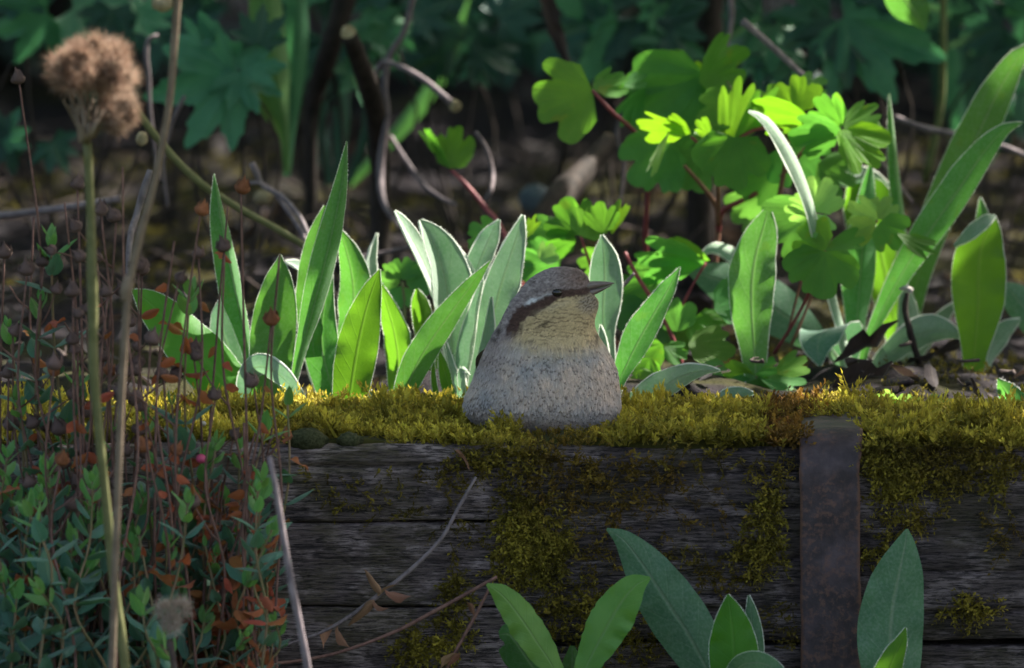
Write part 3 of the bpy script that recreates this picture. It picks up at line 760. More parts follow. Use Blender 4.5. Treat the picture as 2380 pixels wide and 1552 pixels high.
# ------------------------------------------------------------------ the bird (feather outline measured row by row, z = its close-up pixels)
def zu(zx): return 1031.8 + zx * 0.28066
def zv(zy): return 596.1 + zy * 0.28066
ROW = np.array([  # zy, left, right, depth front, depth back, centre depth shift (mm)
    (84, 955, 1005, 8, 8, 0), (92, 900, 1065, 24, 24, 0), (108, 850, 1125, 40, 40, 0), (135, 790, 1162, 60, 60, 0), (170, 735, 1188, 84, 84, 0), (205, 695, 1204, 104, 104, 0),
    (250, 655, 1205, 124, 124, 0), (300, 615, 1225, 140, 140, 0), (350, 572, 1268, 150, 150, 0), (400, 540, 1276, 158, 158, 0), (450, 512, 1268, 164, 166, 0),
    (500, 488, 1252, 172, 180, .3), (550, 465, 1243, 186, 205, .8), (600, 430, 1250, 212, 250, 1.6), (650, 398, 1280, 252, 300, 2.6), (700, 375, 1310, 300, 350, 3.6),
    (800, 330, 1370, 390, 450, 5.5), (900, 288, 1415, 460, 530, 7), (1000, 248, 1440, 510, 590, 8), (1100, 197, 1456, 545, 640, 8.6), (1200, 162, 1466, 560, 660, 9),
    (1300, 168, 1456, 550, 640, 9), (1370, 215, 1432, 510, 580, 9), (1430, 320, 1385, 430, 480, 9), (1480, 480, 1290, 300, 330, 9), (1510, 700, 1080, 120, 130, 9)], float)
BY0 = 0.038
_z = np.arange(60.0, 1540.0, 4.0); _R = [np.interp(_z, ROW[:, 0], ROW[:, k]) for k in range(1, 6)]
def _soft(a):
    out = a.copy()
    for i in range(len(a)):
        sg = np.interp(_z[i], [84, 160, 320, 700, 1380, 1510], [1.5, 4, 9, 48, 48, 10]); w = np.exp(-((_z - _z[i]) / sg) ** 2 / 2); out[i] = (w * a).sum() / w.sum()
    return out
ROWS = np.stack([_z] + [_soft(a) for a in _R], 1)
def bird_row(zy):
    q = [np.interp(zy, ROWS[:, 0], ROWS[:, k]) for k in range(1, 6)]
    return q
STRIPE = np.array([(1180, 285), (1060, 300), (935, 318), (850, 385), (760, 425), (660, 455), (600, 520), (560, 620), (545, 720)], float)
def dist_poly(px_, py_, poly):
    best = np.full(px_.shape, 1e9)
    side = np.zeros(px_.shape)
    for a, b in zip(poly[:-1], poly[1:]):
        d = b - a; t = np.clip(((px_ - a[0]) * d[0] + (py_ - a[1]) * d[1]) / (d @ d), 0, 1)
        qx = a[0] + t * d[0]; qy = a[1] + t * d[1]
        dd = np.hypot(px_ - qx, py_ - qy); cr = d[0] * (py_ - a[1]) - d[1] * (px_ - a[0])
        m = dd < best; best = np.where(m, dd, best); side = np.where(m, cr, side)
    return best, side
def sstep(x, a, b):
    t = np.clip((x - a) / (b - a), 0, 1); return t * t * (3 - 2 * t)
def bird_col(zx, zy, yb):
    """zx, zy close-up pixels, yb in [-1, 1] front .. back of the body section"""
    zx = zx + 46 * (fbm(zx / 30, zy / 24, 61, 3) - 0.44); zy = zy + 40 * (fbm(zx / 26, zy / 30, 63, 3) - 0.44)
    n1 = fbm(zx / 38, zy / 26, 5, 3); n2 = vnoise(zx / 15, zy / 13, 8)
    belly = np.stack([0.385 + 0.18 * n1, 0.32 + 0.15 * n1, 0.292 + 0.13 * n1], -1)
    d, side = dist_poly(zx, zy, STRIPE)
    crown = np.stack([0.185 + 0.22 * n2, 0.145 + 0.19 * n2, 0.142 + 0.185 * n2], -1)
    fore = sstep(zx, 850, 1120) * sstep(zy, 330, 180)
    crown = crown * (1 - 0.6 * fore[..., None]) + np.array([0.20, 0.105, 0.07]) * 0.6 * fore[..., None]
    mott = (vnoise(zx / 22, zy / 11, 12) > 0.66).astype(float) * 0.5
    crown = crown * (1 - mott[..., None] * 0.6)
    # throat: buff with fine dark bars that sag across the neck
    buff = np.stack([0.50 + 0.14 * n1, 0.37 + 0.11 * n1, 0.20 + 0.08 * n1], -1)
    sag = 34 * ((zx - 960) / 330) ** 2
    bar = 0.5 + 0.5 * np.sin((zy - sag * 1.1 + 60 * (fbm(zx / 120, zy / 60, 91, 2) - 0.4)) * 2 * math.pi / 33)
    barw = sstep(bar, 0.66, 0.94) * sstep(vnoise(zx / 55, zy / 20, 15), 0.2, 0.6) * 0.85
    buff = buff * (1 - 0.78 * barw[..., None]) + np.array([0.085, 0.055, 0.035]) * 0.78 * barw[..., None]
    chin = 0.75 * sstep(np.hypot((zx - 1200) / 130, (zy - 390) / 120), 1.15, 0.25)
    lines = sstep(np.sin((zx * 0.75 + zy * 1.0) * 2 * math.pi / 30), 0.2, 0.7)
    pale = np.stack([0.34 + 0 * zx, 0.29 + 0 * zx, 0.26 + 0 * zx], -1) * (1 - 0.8 * lines[..., None])
    buff = buff * (1 - chin[..., None]) + pale * chin[..., None]
    grey = sstep(zy + 60 * (n1 - .5) + 0.0009 * (zx - 950) ** 2 * .6, 680, 930)
    low = belly.copy()
    big = fbm(zx / 170, zy / 120, 33, 3)[..., None]
    low = low * (0.72 + 0.55 * big) * (1 + (np.array([0.10, 0.0, -0.10]) * np.clip((big - .45) * 4, -1, 1)))
    lb = sstep(np.sin((zy + sag * 1.5 + 20 * n1) * 2 * math.pi / 44), 0.55, 0.95) * sstep(zy, 1000, 700)
    low = low * (1 - 0.22 * (lb * vnoise(zx / 60, zy / 30, 44))[..., None])
    throat = buff * (1 - grey[..., None]) + low * grey[..., None]
    # flank and shoulder brown-grey
    sh = sstep(zx + 0.25 * (zy - 700) + 90 * (n1 - .5), 680, 400) * sstep(zy, 1180, 800)
    shc = np.stack([0.235 + 0.16 * n2, 0.18 + 0.135 * n2, 0.168 + 0.13 * n2], -1)
    throat = throat * (1 - sh[..., None]) + shc * sh[..., None]
    up = ((side > 0) & (zy < 640)) | ((zx < 560) & (zy < 700))
    upw = np.where(up, 1.0, 0.0) * sstep(zy, 790, 640)
    col = throat * (1 - upw[..., None]) + crown * upw[..., None]
    wdt = 32 + 22 * sstep(zx, 1000, 700)
    st = sstep(d, wdt + 12, wdt - 14) * sstep(zy, 720, 600)
    col = col * (1 - st[..., None]) + np.stack([0.055 + 0.05 * n2, 0.03 + 0.03 * n2, 0.024 + 0.025 * n2], -1) * st[..., None]
    wh = np.exp(-(((zx - 725) / 46) ** 2 + ((zy - 368 + (zx - 725) * 0.35) / 19) ** 2)) * 1.7
    wh = wh + 0.55 * np.exp(-(((zx - 850) / 80) ** 2 + ((zy - 318 + (zx - 850) * 0.4) / 11) ** 2))
    col = col + np.clip(wh, 0, 1)[..., None] * (np.array([0.68, 0.66, 0.68]) - col)
    ck = np.exp(-(((zx - 930) / 150) ** 2 + ((zy - 420 + (zx - 900) * 0.32) / 22) ** 2)) * 0.7
    col = col + ck[..., None] * (np.array([0.58, 0.46, 0.30]) - col)
    for (mx, my, rx, ry, sl) in ((830, 565, 60, 15, -0.75), (760, 500, 40, 9, 0.6), (640, 600, 14, 45, 0), (420, 690, 40, 26, 0.2), (455, 620, 24, 30, 0), (1265, 690, 20, 60, 0)):
        k = np.exp(-(((zx - mx) / rx) ** 2 + ((zy - my - (zx - mx) * sl) / ry) ** 2)) * 0.85
        col = col + k[..., None] * (np.array([0.045, 0.030, 0.024]) - col)
    # back: mottled brown-grey with a dark line down the middle
    bk = sstep(yb, 0.05, 0.5) * sstep(zy, 380, 640)
    bc = np.stack([0.17 + 0.12 * n2, 0.135 + 0.10 * n2, 0.11 + 0.09 * n2], -1) * (0.55 + 0.7 * (n1[..., None]))
    return np.clip(col * (1 - bk[..., None]) + bc * bk[..., None], 0.01, 0.8)
def bird_point(zy, ph):
    l, r, df, db, cs = bird_row(zy)
    zc, a = (l + r) / 2, (r - l) / 2
    c, s = math.cos(ph), math.sin(ph)
    e = 0.92
    cx = math.copysign(abs(c) ** e, c); sy = math.copysign(abs(s) ** e, s)
    dep = (df if s < 0 else db) * 0.28066 * px(0)
    y = BY0 + cs * 0.001 + sy * dep
    zx = zc + a * cx
    return at(zu(zx), zv(zy), y), zx, sy
def make_bird():
    base = at(zu(830), zv(1480), 0.048); base[2] = TOP
    b = thing('bird', base, 'plump grey-buff bird with barred throat and dark eye stripe sitting on the mossy timber', 'bird')
    zys = np.concatenate([[84, 87, 91, 96, 102], np.arange(110, 1512, 10)]); nph = 96
    V = []; ZX = []; ZY = []; YB = []
    for zy in zys:
        for j in range(nph):
            p, zx, sy = bird_point(zy, 2 * math.pi * j / nph)
            V.append(p); ZX.append(zx); ZY.append(zy); YB.append(sy)
    V = np.array(V); ZX = np.array(ZX); ZY = np.array(ZY, float); YB = np.array(YB)
    n = len(zys)
    F = [(i * nph + j, i * nph + (j + 1) % nph, (i + 1) * nph + (j + 1) % nph, (i + 1) * nph + j) for i in range(n - 1) for j in range(nph)]
    F += [tuple(range(nph - 1, -1, -1)), tuple((n - 1) * nph + j for j in range(nph))]
    # brow over the eye, hollow round it, puffed throat folds
    N = np.zeros_like(V); G = V.reshape(n, nph, 3)
    du = np.roll(G, -1, 1) - np.roll(G, 1, 1); dv = np.gradient(G, axis=0); N = np.cross(dv, du).reshape(-1, 3)
    N /= np.maximum(np.linalg.norm(N, axis=1, keepdims=True), 1e-12)
    cen = V.mean(0)
    if np.mean(np.einsum('ij,ij->i', N, V - cen)) < 0: N = -N
    disp = -0.0009 * np.exp(-(((ZX - 940) / 60) ** 2 + ((ZY - 298) / 38) ** 2)) + 0.0007 * np.exp(-(((ZX - 960) / 120) ** 2 + ((ZY - 235 + (ZX - 960) * .1) / 26) ** 2))
    disp += 0.0006 * np.exp(-(((ZX - 900) / 220) ** 2 + ((ZY - 500) / 70) ** 2)) - 0.0005 * np.exp(-(((ZX - 900) / 260) ** 2 + ((ZY - 640) / 40) ** 2))
    disp += 0.0007 * (fbm(ZX / 120, ZY / 70, 3, 3) - 0.5) * sstep(ZY, 450, 800)
    V = V + N * disp[:, None]
    col = bird_col(ZX, ZY, YB)
    add('body', V, F, M['feather'], b, col=col)
    # contour feathers: small overlapping flakes lying along the body
    rr = np.random.default_rng(3)
    G = V.reshape(n, nph, 3); NN = N.reshape(n, nph, 3)
    nF = 24000
    w = np.linalg.norm(np.roll(G, -1, 1) - G, axis=2)[:-1] * np.linalg.norm(G[1:] - G[:-1], axis=2)
    head = (zys[:-1] < 620)[:, None]
    w = w * np.where(head, 3.2, 1.0); w = w * np.where(np.sin(2 * math.pi * np.arange(nph) / nph)[None, :] > 0.35, 0.45, 1.0)
    idx = rr.choice(w.size, nF, p=(w / w.sum()).ravel())
    ii, jj = idx // nph, idx % nph
    fi = rr.uniform(0, 1, nF)[:, None]; fj = rr.uniform(0, 1, nF)[:, None]; j2 = (jj + 1) % nph
    p = (G[ii, jj] * (1 - fi) + G[ii + 1, jj] * fi) * (1 - fj) + (G[ii, j2] * (1 - fi) + G[ii + 1, j2] * fi) * fj
    nn = NN[ii, jj] * (1 - fj) + NN[ii, j2] * fj; nn /= np.linalg.norm(nn, axis=1, keepdims=True)
    zy = zys[ii] * (1 - fi[:, 0]) + zys[ii + 1] * fi[:, 0]
    zxg = ZX.reshape(n, nph); zx = zxg[ii, jj]; yb = YB.reshape(n, nph)[ii, jj]
    hd = sstep(zy, 760, 520)
    flow = np.stack([-0.9 * hd + 0.02, 0.12 + 0.5 * (yb > 0), -0.75 * hd - 1.0 * (1 - hd)], 1) + rr.normal(0, 0.16, (nF, 3))
    flow -= nn * np.einsum('ij,ij->i', flow, nn)[:, None]; flow /= np.linalg.norm(flow, axis=1, keepdims=True)
    sd = np.cross(nn, flow)
    big = (1 - hd)
    L = (0.0017 + 0.0024 * big) * rr.uniform(0.75, 1.25, nF); W = (0.00036 + 0.00060 * big) * rr.uniform(0.8, 1.2, nF)
    L = L * np.where(zy > 1230, .6, 1.0)
    lift = rr.uniform(0.015, 0.10, nF) * np.where(zy > 1200, .4, 1.0)
    base_c = bird_col(zx, zy, yb); tone = rr.uniform(0.88, 1.12, (nF, 1))
    spot = (rr.uniform(0, 1, nF) < np.where(zy > 760, 0.22, 0.05)) & (yb < 0.3)
    Vs = []; Cs = []
    prof = [(0.0, 0.45), (0.35, 0.95), (0.7, 0.85), (0.9, 0.45), (1.0, 0.05)]
    def q(t, s, wk): return p + flow * (L * t)[:, None] + sd * (W * wk * s)[:, None] + nn * (0.00006 + L * lift * t * (1 - 0.25 * t) - 0.25 * W * wk * abs(s))[:, None]
    for (t0, w0), (t1, w1) in zip(prof[:-1], prof[1:]):
        for s0, s1 in ((-1, 0), (0, 1)):
            Vs.append(np.stack([q(t0, s0, w0), q(t0, s1, w0), q(t1, s1, w1), q(t1, s0, w1)], 1))
            def cc(t):
                w3 = p + flow * (L * t)[:, None] - CAMP
                dep = w3 @ FWD; uu = 1190 + (w3 @ RGT) / dep * CAM_DIST / FRAME_W * 2380; vv = 776 - (w3 @ UPV) / dep * CAM_DIST / FRAME_W * 2380
                c = bird_col((uu - 1031.8) / 0.28066, (vv - 596.1) / 0.28066, yb) * tone * (0.90 + 0.16 * t)
                k = (spot * (1.0 if t > 0.85 else 0.0))[:, None] * 0.6
                return c * (1 - k) + np.array([0.05, 0.035, 0.03]) * k
            a, c_ = cc(t0), cc(t1); Cs.append(np.stack([a, a, c_, c_], 1))
    add_tris('plumage', np.concatenate([v.reshape(-1, 3) for v in Vs]), np.concatenate([c.reshape(-1, 3) for c in Cs]), M['feather'], b, k=4, smooth=True)['kind'] = 'stuff'
    # eyes: on the visible side and mirrored on the other
    for s in (-1, 1):
        l, r, df, db, cs = bird_row(297)
        zc, a = (l + r) / 2, (r - l) / 2; cph = (938 - zc) / a
        ph = s * math.acos(np.clip(abs(cph), 0, 1) ** (1 / 0.92))
        pt, _, _ = bird_point(297, ph)
        c = np.array(at(zu(938), zv(297), pt[1] - s * 0.0012 * 1))
        V_, F_ = [], []
        rad = 0.0021; m = 12
        for i in range(m + 1):
            for j in range(2 * m):
                th, f = math.pi * i / m, math.pi * j / m
                V_.append(c + rad * np.array([math.sin(th) * math.cos(f) * 1.08, math.cos(th), math.sin(th) * math.sin(f) * 0.92]))
        for i in range(m):
            for j in range(2 * m): F_.append((i * 2 * m + j, i * 2 * m + (j + 1) % (2 * m), (i + 1) * 2 * m + (j + 1) % (2 * m), (i + 1) * 2 * m + j))
        add('eye', V_, F_, M['eye'], b)
    # bill: two mandibles meeting along the mouth line
    def mandible(name, rows):
        V_ = []; F_ = []; k = 16
        for (zx, top, bot, half) in rows:
            for j in range(k):
                a = 2 * math.pi * j / k
                V_.append(at(zu(zx), zv((top + bot) / 2 - (bot - top) / 2 * math.sin(a)), BY0 + half * 0.28066 * px(0) * math.cos(a)))
        for i in range(len(rows) - 1):
            for j in range(k): F_.append((i * k + j, i * k + (j + 1) % k, (i + 1) * k + (j + 1) % k, (i + 1) * k + j))
        F_ += [tuple(range(k)), tuple((len(rows) - 1) * k + j for j in range(k - 1, -1, -1))]
        return add(name, V_, F_, M['bill'], b)
    mandible('upper_bill', [(1130, 222, 288, 70), (1190, 208, 280, 60), (1235, 203, 270, 50), (1290, 203, 256, 38), (1340, 206, 245, 26), (1380, 211, 235, 14), (1404, 216, 226, 6), (1413, 219, 222, 1.5)])
    mandible('lower_bill', [(1130, 283, 345, 66), (1190, 275, 336, 58), (1245, 266, 318, 48), (1290, 257, 297, 36), (1340, 246, 268, 22), (1375, 238, 248, 10), (1392, 234, 238, 2)])
    nos = []
    # folded wings and tail behind
    def feather_strip(P0, P1, P2, hw, nrmv, c0, seed, par, nm):
        m = 14; mid = []; 
        for t in np.linspace(0, 1, m): mid.append((1 - t) ** 2 * P0 + 2 * t * (1 - t) * P1 + t * t * P2)
        mid = np.array(mid); wv = []
        for i in range(m):
            tt = nrm(mid[min(i + 1, m - 1)] - mid[max(0, i - 1)]); wv.append(nrm(np.cross(tt, nrmv)))
        h = hw * np.array([0.5 + 0.5 * min(1, t * 4) if t < 0.9 else 1 - 0.75 * ((t - 0.9) / 0.1) ** 2 for t in np.linspace(0, 1, m)])
        V_, F_, UV_ = ribbon_geo(mid, h, np.array(wv), np.full(m, -0.15), 0, 7, seed)
        t = np.array(UV_)[:, 1]; s = np.array(UV_)[:, 0]
        k = (np.sin(t * 34 + 3 * np.abs(s - .5) + seed) > 0.3).astype(float)[:, None]
        add(nm, V_, F_, M['feather'], par, col=np.array(c0)[None] * (1 - 0.55 * k) + 0.06 * k)
    ce = at(zu(830), zv(1000), BY0 + 0.009)
    for s in (-1, 1):
        wp0 = ce + np.array([s * 0.0165, 0.014, 0.006])
        V_ = []; F_ = []; m = 20
        wing = None
        for k in range(9):
            f = k / 8
            P0 = wp0 + np.array([s * 0.004 * (1 - f), 0.002 * f, 0.006 - 0.014 * f]); P2 = ce + np.array([s * (0.008 + 0.012 * (1 - f)), 0.060 - 0.022 * f, -0.010 - 0.012 * f]); P1 = (P0 + P2) / 2 + np.array([s * 0.008, 0.006, 0.006])
            if wing is None:
                wing = blob('wing', wp0 + np.array([s * 0.0, 0.012, -0.004]), (0.0050, 0.020, 0.013), M['feather'], 5 + s, b, 14, 0.12)
                cN = len(wing.data.vertices); ca = wing.data.color_attributes.new('Col', 'FLOAT_COLOR', 'POINT')
                cv = np.ones((cN, 4), np.float32); q_ = NR.uniform(0.6, 1.3, cN); cv[:, 0] = 0.2 * q_; cv[:, 1] = 0.155 * q_; cv[:, 2] = 0.12 * q_
                ca.data.foreach_set('color', cv.ravel())
            feather_strip(P0, P1, P2, 0.0042, np.array([s * 0.8, 0.1, 0.6]), (0.17, 0.125, 0.09), k, wing, 'flight_feather')
    for k in range(7):
        f = (k - 3) / 3
        P0 = ce + np.array([0.004 * f, 0.026, -0.014]); P2 = ce + np.array([0.013 * f, 0.096, -0.008 + 0.0015 * abs(f)]); P1 = (P0 + P2) / 2 + np.array([0, 0, 0.004])
        feather_strip(P0, P1, P2, 0.0046, np.array([0.05 * f, -0.1, 1.0]), (0.22, 0.19, 0.17), k + 20, b, 'tail_feather')
make_bird()
# ------------------------------------------------------------------ downy rosettes behind the timbers
H = M['hair']
def T(*p): return list(reversed(p))
def base_at(u, y): 
    p = at(u, 950, y); p[2] = SOIL - 0.004; return p
A = thing('downy_plant', base_at(610, 0.15), 'broad-leaved green rosette half hidden behind the dry seed stems', 'plant')
leaf(A, T((303, 672, 1), (345, 700, 30), (410, 765, 54), (500, 860, 60), (600, 965, 35)), M['fresh'], 0.15, 0.2, 15, 0.3, H, hairlen=4)
leaf(A, T((498, 404, 1), (512, 500, 17), (530, 590, 25), (550, 690, 26), (568, 770, 17), (582, 850, 8), (590, 950, 6)), M['campion'], 0.155, 0.9, [18, 18, 20, 25, 25, 25, 25], 0.15, H, hairlen=4)
leaf(A, T((522, 683, 2), (512, 740, 26), (535, 820, 36), (580, 930, 25)), M['silver'], 0.165, 0.3, -15, 0.3, H)
leaf(A, T((652, 591, 1), (648, 650, 32), (640, 730, 50), (632, 820, 52), (625, 900, 42), (622, 965, 30)), M['campion'], 0.142, 0.18, 8, 0.25, H, hairlen=3.5)
leaf(A, [(575, 965, 12, 0.0), (572, 890, 22, -0.004), (600, 852, 24, -0.012), (655, 875, 20, -0.02), (712, 945, 8, -0.026)], M['silver'], 0.145, 0.25, [0, 0, 30, 40, 40], 0.2, H)
leaf(A, T((450, 980, 1), (420, 960, 20), (520, 985, 30)), M['campion'], 0.14, 0.2, 0, 0.2, H)
B = thing('downy_plant', base_at(800, 0.15), 'rosette of upright pointed leaves with one tall narrow spear leaf', 'plant')
leaf(B, T((806, 328, 1), (797, 410, 13), (783, 490, 22), (765, 570, 28), (743, 660, 29), (722, 740, 22), (700, 820, 13), (682, 900, 8), (672, 960, 7)), M['campion'], 0.132, 0.75, [14] * 9, 0.12, H, hairlen=3.5, n=34)
leaf(B, T((756, 478, 3), (740, 540, 20), (728, 620, 30), (722, 720, 32), (730, 830, 20)), M['campion'], 0.15, 0.25, 12, 0.2, H, hairlen=4)
leaf(B, T((786, 525, 1), (805, 580, 22), (820, 650, 36), (822, 730, 42), (812, 830, 34), (805, 950, 24)), M['campion'], 0.172, 0.3, -22, 0.25, H, hairlen=5)
leaf(B, T((772, 630, 2), (752, 720, 27), (748, 800, 40), (765, 880, 38), (790, 965, 26)), M['campion'], 0.152, 0.22, 10, 0.2, H, hairlen=4)
leaf(B, T((883, 625, 1), (866, 672, 22), (850, 725, 36), (836, 785, 46), (824, 850, 48), (815, 910, 42), (808, 965, 35)), M['fresh'], 0.126, 0.2, 6, 0.22, H, hairlen=3.5)
leaf(B, T((880, 650, 1), (898, 705, 17), (915, 765, 28), (926, 840, 32), (925, 950, 22)), M['fresh'], 0.162, 0.3, -25, 0.2, H, hairlen=6)
leaf(B, T((663, 606, 1), (690, 616, 9), (716, 640, 15), (740, 720, 18)), M['silver'], 0.2, -0.3, 50, 0.2, H, hairlen=6)
leaf(B, T((877, 541, 1), (864, 585, 9), (856, 640, 14), (850, 740, 16)), M['silver'], 0.2, -0.3, 50, 0.2, H, hairlen=6)
leaf(B, T((846, 895, 2), (862, 925, 13), (858, 970, 14)), M['silver'], 0.13, 0.3, 0, 0.2, H)
leaf(B, T((705, 650, 2), (715, 720, 18), (735, 830, 26), (775, 960, 22)), M['silver'], 0.165, 0.3, 10, 0.2, H)
C = thing('downy_plant', base_at(1060, 0.15), 'silvery downy rosette with white-rimmed leaves beside the bird', 'plant')
leaf(C, T((918, 489, 1), (933, 512, 9), (955, 552, 14), (982, 605, 17), (1006, 660, 17), (1035, 740, 18), (1060, 940, 10)), M['silver'], 0.165, -0.3, [52] * 7, 0.15, H, hairlen=6)
leaf(C, T((976, 511, 2), (995, 540, 22), (1018, 590, 38), (1034, 650, 45), (1044, 720, 42), (1050, 800, 30), (1058, 950, 16)), M['silver'], 0.158, -0.62, [30] * 7, 0.2, H, hairlen=7)
leaf(C, T((1140, 606, 1), (1106, 650, 13), (1070, 697, 22), (1035, 745, 29), (1000, 795, 33), (968, 850, 33), (945, 905, 27), (932, 955, 20)), M['campion'], 0.128, 0.45, 14, 0.15, H, hairlen=4, n=30)
leaf(C, T((1216, 499, 2), (1203, 545, 18), (1185, 600, 31), (1164, 665, 39), (1146, 735, 36), (1128, 810, 28), (1108, 880, 20), (1095, 955, 14)), M['silver'], 0.148, 0.3, -12, 0.2, H, hairlen=7, n=30, rim=6.5)
leaf(C, T((1161, 510, 2), (1140, 550, 22), (1115, 610, 29), (1094, 680, 26), (1075, 800, 18)), M['silver'], 0.185, 0.3, 15, 0.2, H, hairlen=5)
leaf(C, T((969, 671, 3), (976, 705, 20), (988, 770, 24), (1005, 860, 18)), M['fresh'], 0.172, 0.45, 0, 0.2, H, hairlen=6)
leaf(C, T((1064, 569, 1), (1078, 615, 14), (1090, 680, 24), (1090, 800, 20)), M['silver'], 0.182, 0.3, -10, 0.2, H, hairlen=5)
leaf(C, T((1120, 640, 2), (1112, 720, 20), (1096, 810, 32), (1075, 960, 22)), M['silver'], 0.155, 0.4, 10, 0.2, H, hairlen=5)
leaf(C, T((1142, 690, 2), (1136, 760, 12), (1125, 830, 18), (1100, 950, 14)), M['silver'], 0.146, 0.4, -25, 0.2, H, hairlen=5)
leaf(C, T((1036, 796, 2), (1048, 850, 7), (1066, 910, 10), (1080, 960, 8)), M['silver'], 0.135, 0.4, -40, 0.2, H, hairlen=6)
leaf(C, T((1092, 872, 1), (1074, 858, 7), (1072, 890, 9), (1085, 950, 9)), M['silver'], 0.132, 0.4, -20, 0.2, H, hairlen=6)
leaf(C, T((1020, 810, 1), (1036, 870, 16), (1055, 925, 20), (1075, 970, 12)), M['fresh'], 0.14, 0.2, 0, 0.2, H)
leaf(C, T((1008, 820, 1), (1008, 880, 6), (1018, 940, 8)), M['fresh'], 0.136, 0.4, 0, 0.2, H)
leaf(C, T((955, 790, 2), (950, 860, 16), (960, 960, 16)), M['campion'], 0.165, 0.2, 0, 0.2, H)
Dp = thing('downy_plant', base_at(1450, 0.14), 'pale downy leaves fanned out behind the bird under its bill', 'plant')
leaf(Dp, T((1399, 546, 2), (1404, 590, 26), (1406, 650, 38), (1402, 710, 37), (1404, 770, 24), (1415, 830, 14), (1425, 950, 10)), M['silver'], 0.16, 0.35, -10, 0.2, H, hairlen=6)
leaf(Dp, T((1581, 620, 1), (1555, 670, 18), (1520, 730, 31), (1486, 790, 35), (1456, 850, 24), (1435, 900, 14), (1425, 960, 12)), M['campion'], 0.135, 0.45, 22, 0.2, H, hairlen=5)
leaf(Dp, T((1674, 861, 1), (1630, 862, 14), (1575, 880, 27), (1520, 915, 33), (1475, 950, 30), (1440, 985, 20)), M['silver'], 0.122, 0.3, [30] * 6, 0.2, H, hairlen=4)
leaf(Dp, T((1396, 755, 1), (1400, 790, 10), (1408, 850, 12), (1420, 940, 10)), M['silver'], 0.15, 0.3, 0, 0.2, H)
E = thing('downy_plant', base_at(1700, 0.13), 'single small downy leaf flat against the soil behind the mossy timber', 'plant')
leaf(E, T((1752, 914, 2), (1722, 918, 18), (1685, 940, 26), (1655, 975, 18)), M['silver'], 0.122, 0.25, 25, 0.3, H)
Fp = thing('downy_plant', base_at(1760, 0.2), 'broad upright leaf crossed behind by a dark leaf under the columbine', 'plant')
leaf(Fp, T((1785, 490, 10), (1775, 530, 32), (1758, 590, 48), (1749, 650, 54), (1748, 720, 48), (1752, 790, 36), (1756, 850, 27), (1758, 930, 20)), M['campion'], 0.20, 0.2, 8, 0.2, H, hairlen=4)
leaf(Fp, T((1596, 630, 2), (1640, 640, 32), (1700, 662, 52), (1775, 700, 62), (1840, 745, 52), (1905, 795, 26)), M['bluegreen'], 0.285, 0.15, 10, 0.2, None)
leaf(Fp, T((1628, 592, 2), (1660, 575, 12), (1700, 590, 16), (1740, 640, 14)), M['silver'], 0.27, 0.3, 20, 0.2, H)
G = thing('downy_plant', on_z(1985, 893, SOIL) + np.array([0, 0, -0.004]), 'rosette with long strap leaves, one arched over, beside the broken twig', 'plant')
leaf(G, [(1990, 902, 9, 0), (1984, 850, 22, 0), (1972, 800, 38, -0.003), (1948, 766, 54, -0.011), (1918, 768, 58, -0.022), (1900, 800, 40, -0.027), (1906, 850, 3, -0.030)], M['bluegreen'], 0.262, 0.05, 0, 0.1, H, wang=[0, 2, 6, 10, 14, 16, 16], hairlen=4, rim=2)
leaf(G, T((2378, 284, 1), (2335, 302, 14), (2290, 350, 28), (2235, 430, 38), (2180, 510, 38), (2125, 590, 31), (2075, 675, 22), (2040, 745, 15), (2010, 820, 10), (1996, 900, 8)), M['campion'], 0.245, 0.35, 18, 0.12, H, hairlen=4, n=36)
leaf(G, T((1992, 895, 7), (1945, 835, 14), (1915, 800, 10)), M['silver'], 0.262, 0.4, 25, 0.1, H)
leaf(G, T((2238, 785, 3), (2190, 768, 26), (2140, 778, 34), (2085, 812, 28), (2035, 855, 14), (1998, 900, 6)), M['silver'], 0.255, 0.3, 28, 0.2, H, hairlen=4)
leaf(G, T((2026, 370, 1), (2020, 430, 15), (2012, 510, 28), (2004, 590, 37), (1998, 670, 36), (1992, 750, 24), (1990, 880, 10)), M['campion'], 0.268, 0.4, 18, 0.15, H, hairlen=4, n=30)
leaf(G, T((1740, 257, 2, -.045), (1775, 272, 9, -.045), (1812, 315, 13, -.045), (1842, 370, 14, -.043), (1868, 430, 13, -.04), (1890, 500, 11, -.035), (1925, 640, 10, -0.02), (1965, 800, 9, -0.01), (1990, 895, 8, 0)), M['silver'], 0.255, 0.3, [50] * 9, 0.1, H, n=34, hairlen=4)
G2 = thing('downy_plant', on_z(2110, 850, SOIL) + np.array([0, 0, -0.004]), 'tall strap-leaved clump leaning toward the grey stem behind the broken twig', 'plant')
leaf(G2, T((2410, 100, 2), (2370, 130, 20), (2320, 215, 38), (2265, 330, 46), (2210, 440, 42), (2160, 560, 36), (2125, 690, 26), (2105, 860, 12)), M['campion'], 0.30, 0.3, 14, 0.12, H, hairlen=4, n=34)
leaf(G2, T((2067, 218, 1), (2073, 290, 7), (2082, 400, 12), (2095, 510, 14), (2108, 640, 14), (2112, 860, 9)), M['campion'], 0.30, 0.7, [30] * 6, 0.1, H, hairlen=3.5)
leaf(G2, T((1985, 420, 22), (2010, 455, 55), (2035, 530, 64), (2055, 620, 56), (2075, 720, 36), (2095, 860, 14)), M['fresh'], 0.32, 0.2, -8, 0.2, H, hairlen=6)
leaf(G2, T((1935, 432, 2, -0.02), (1970, 414, 16, -0.015), (2015, 420, 20, 0), (2060, 470, 18, .01), (2090, 600, 14, .01)), M['silver'], 0.32, 0.3, [-45] * 5, 0.1, H)
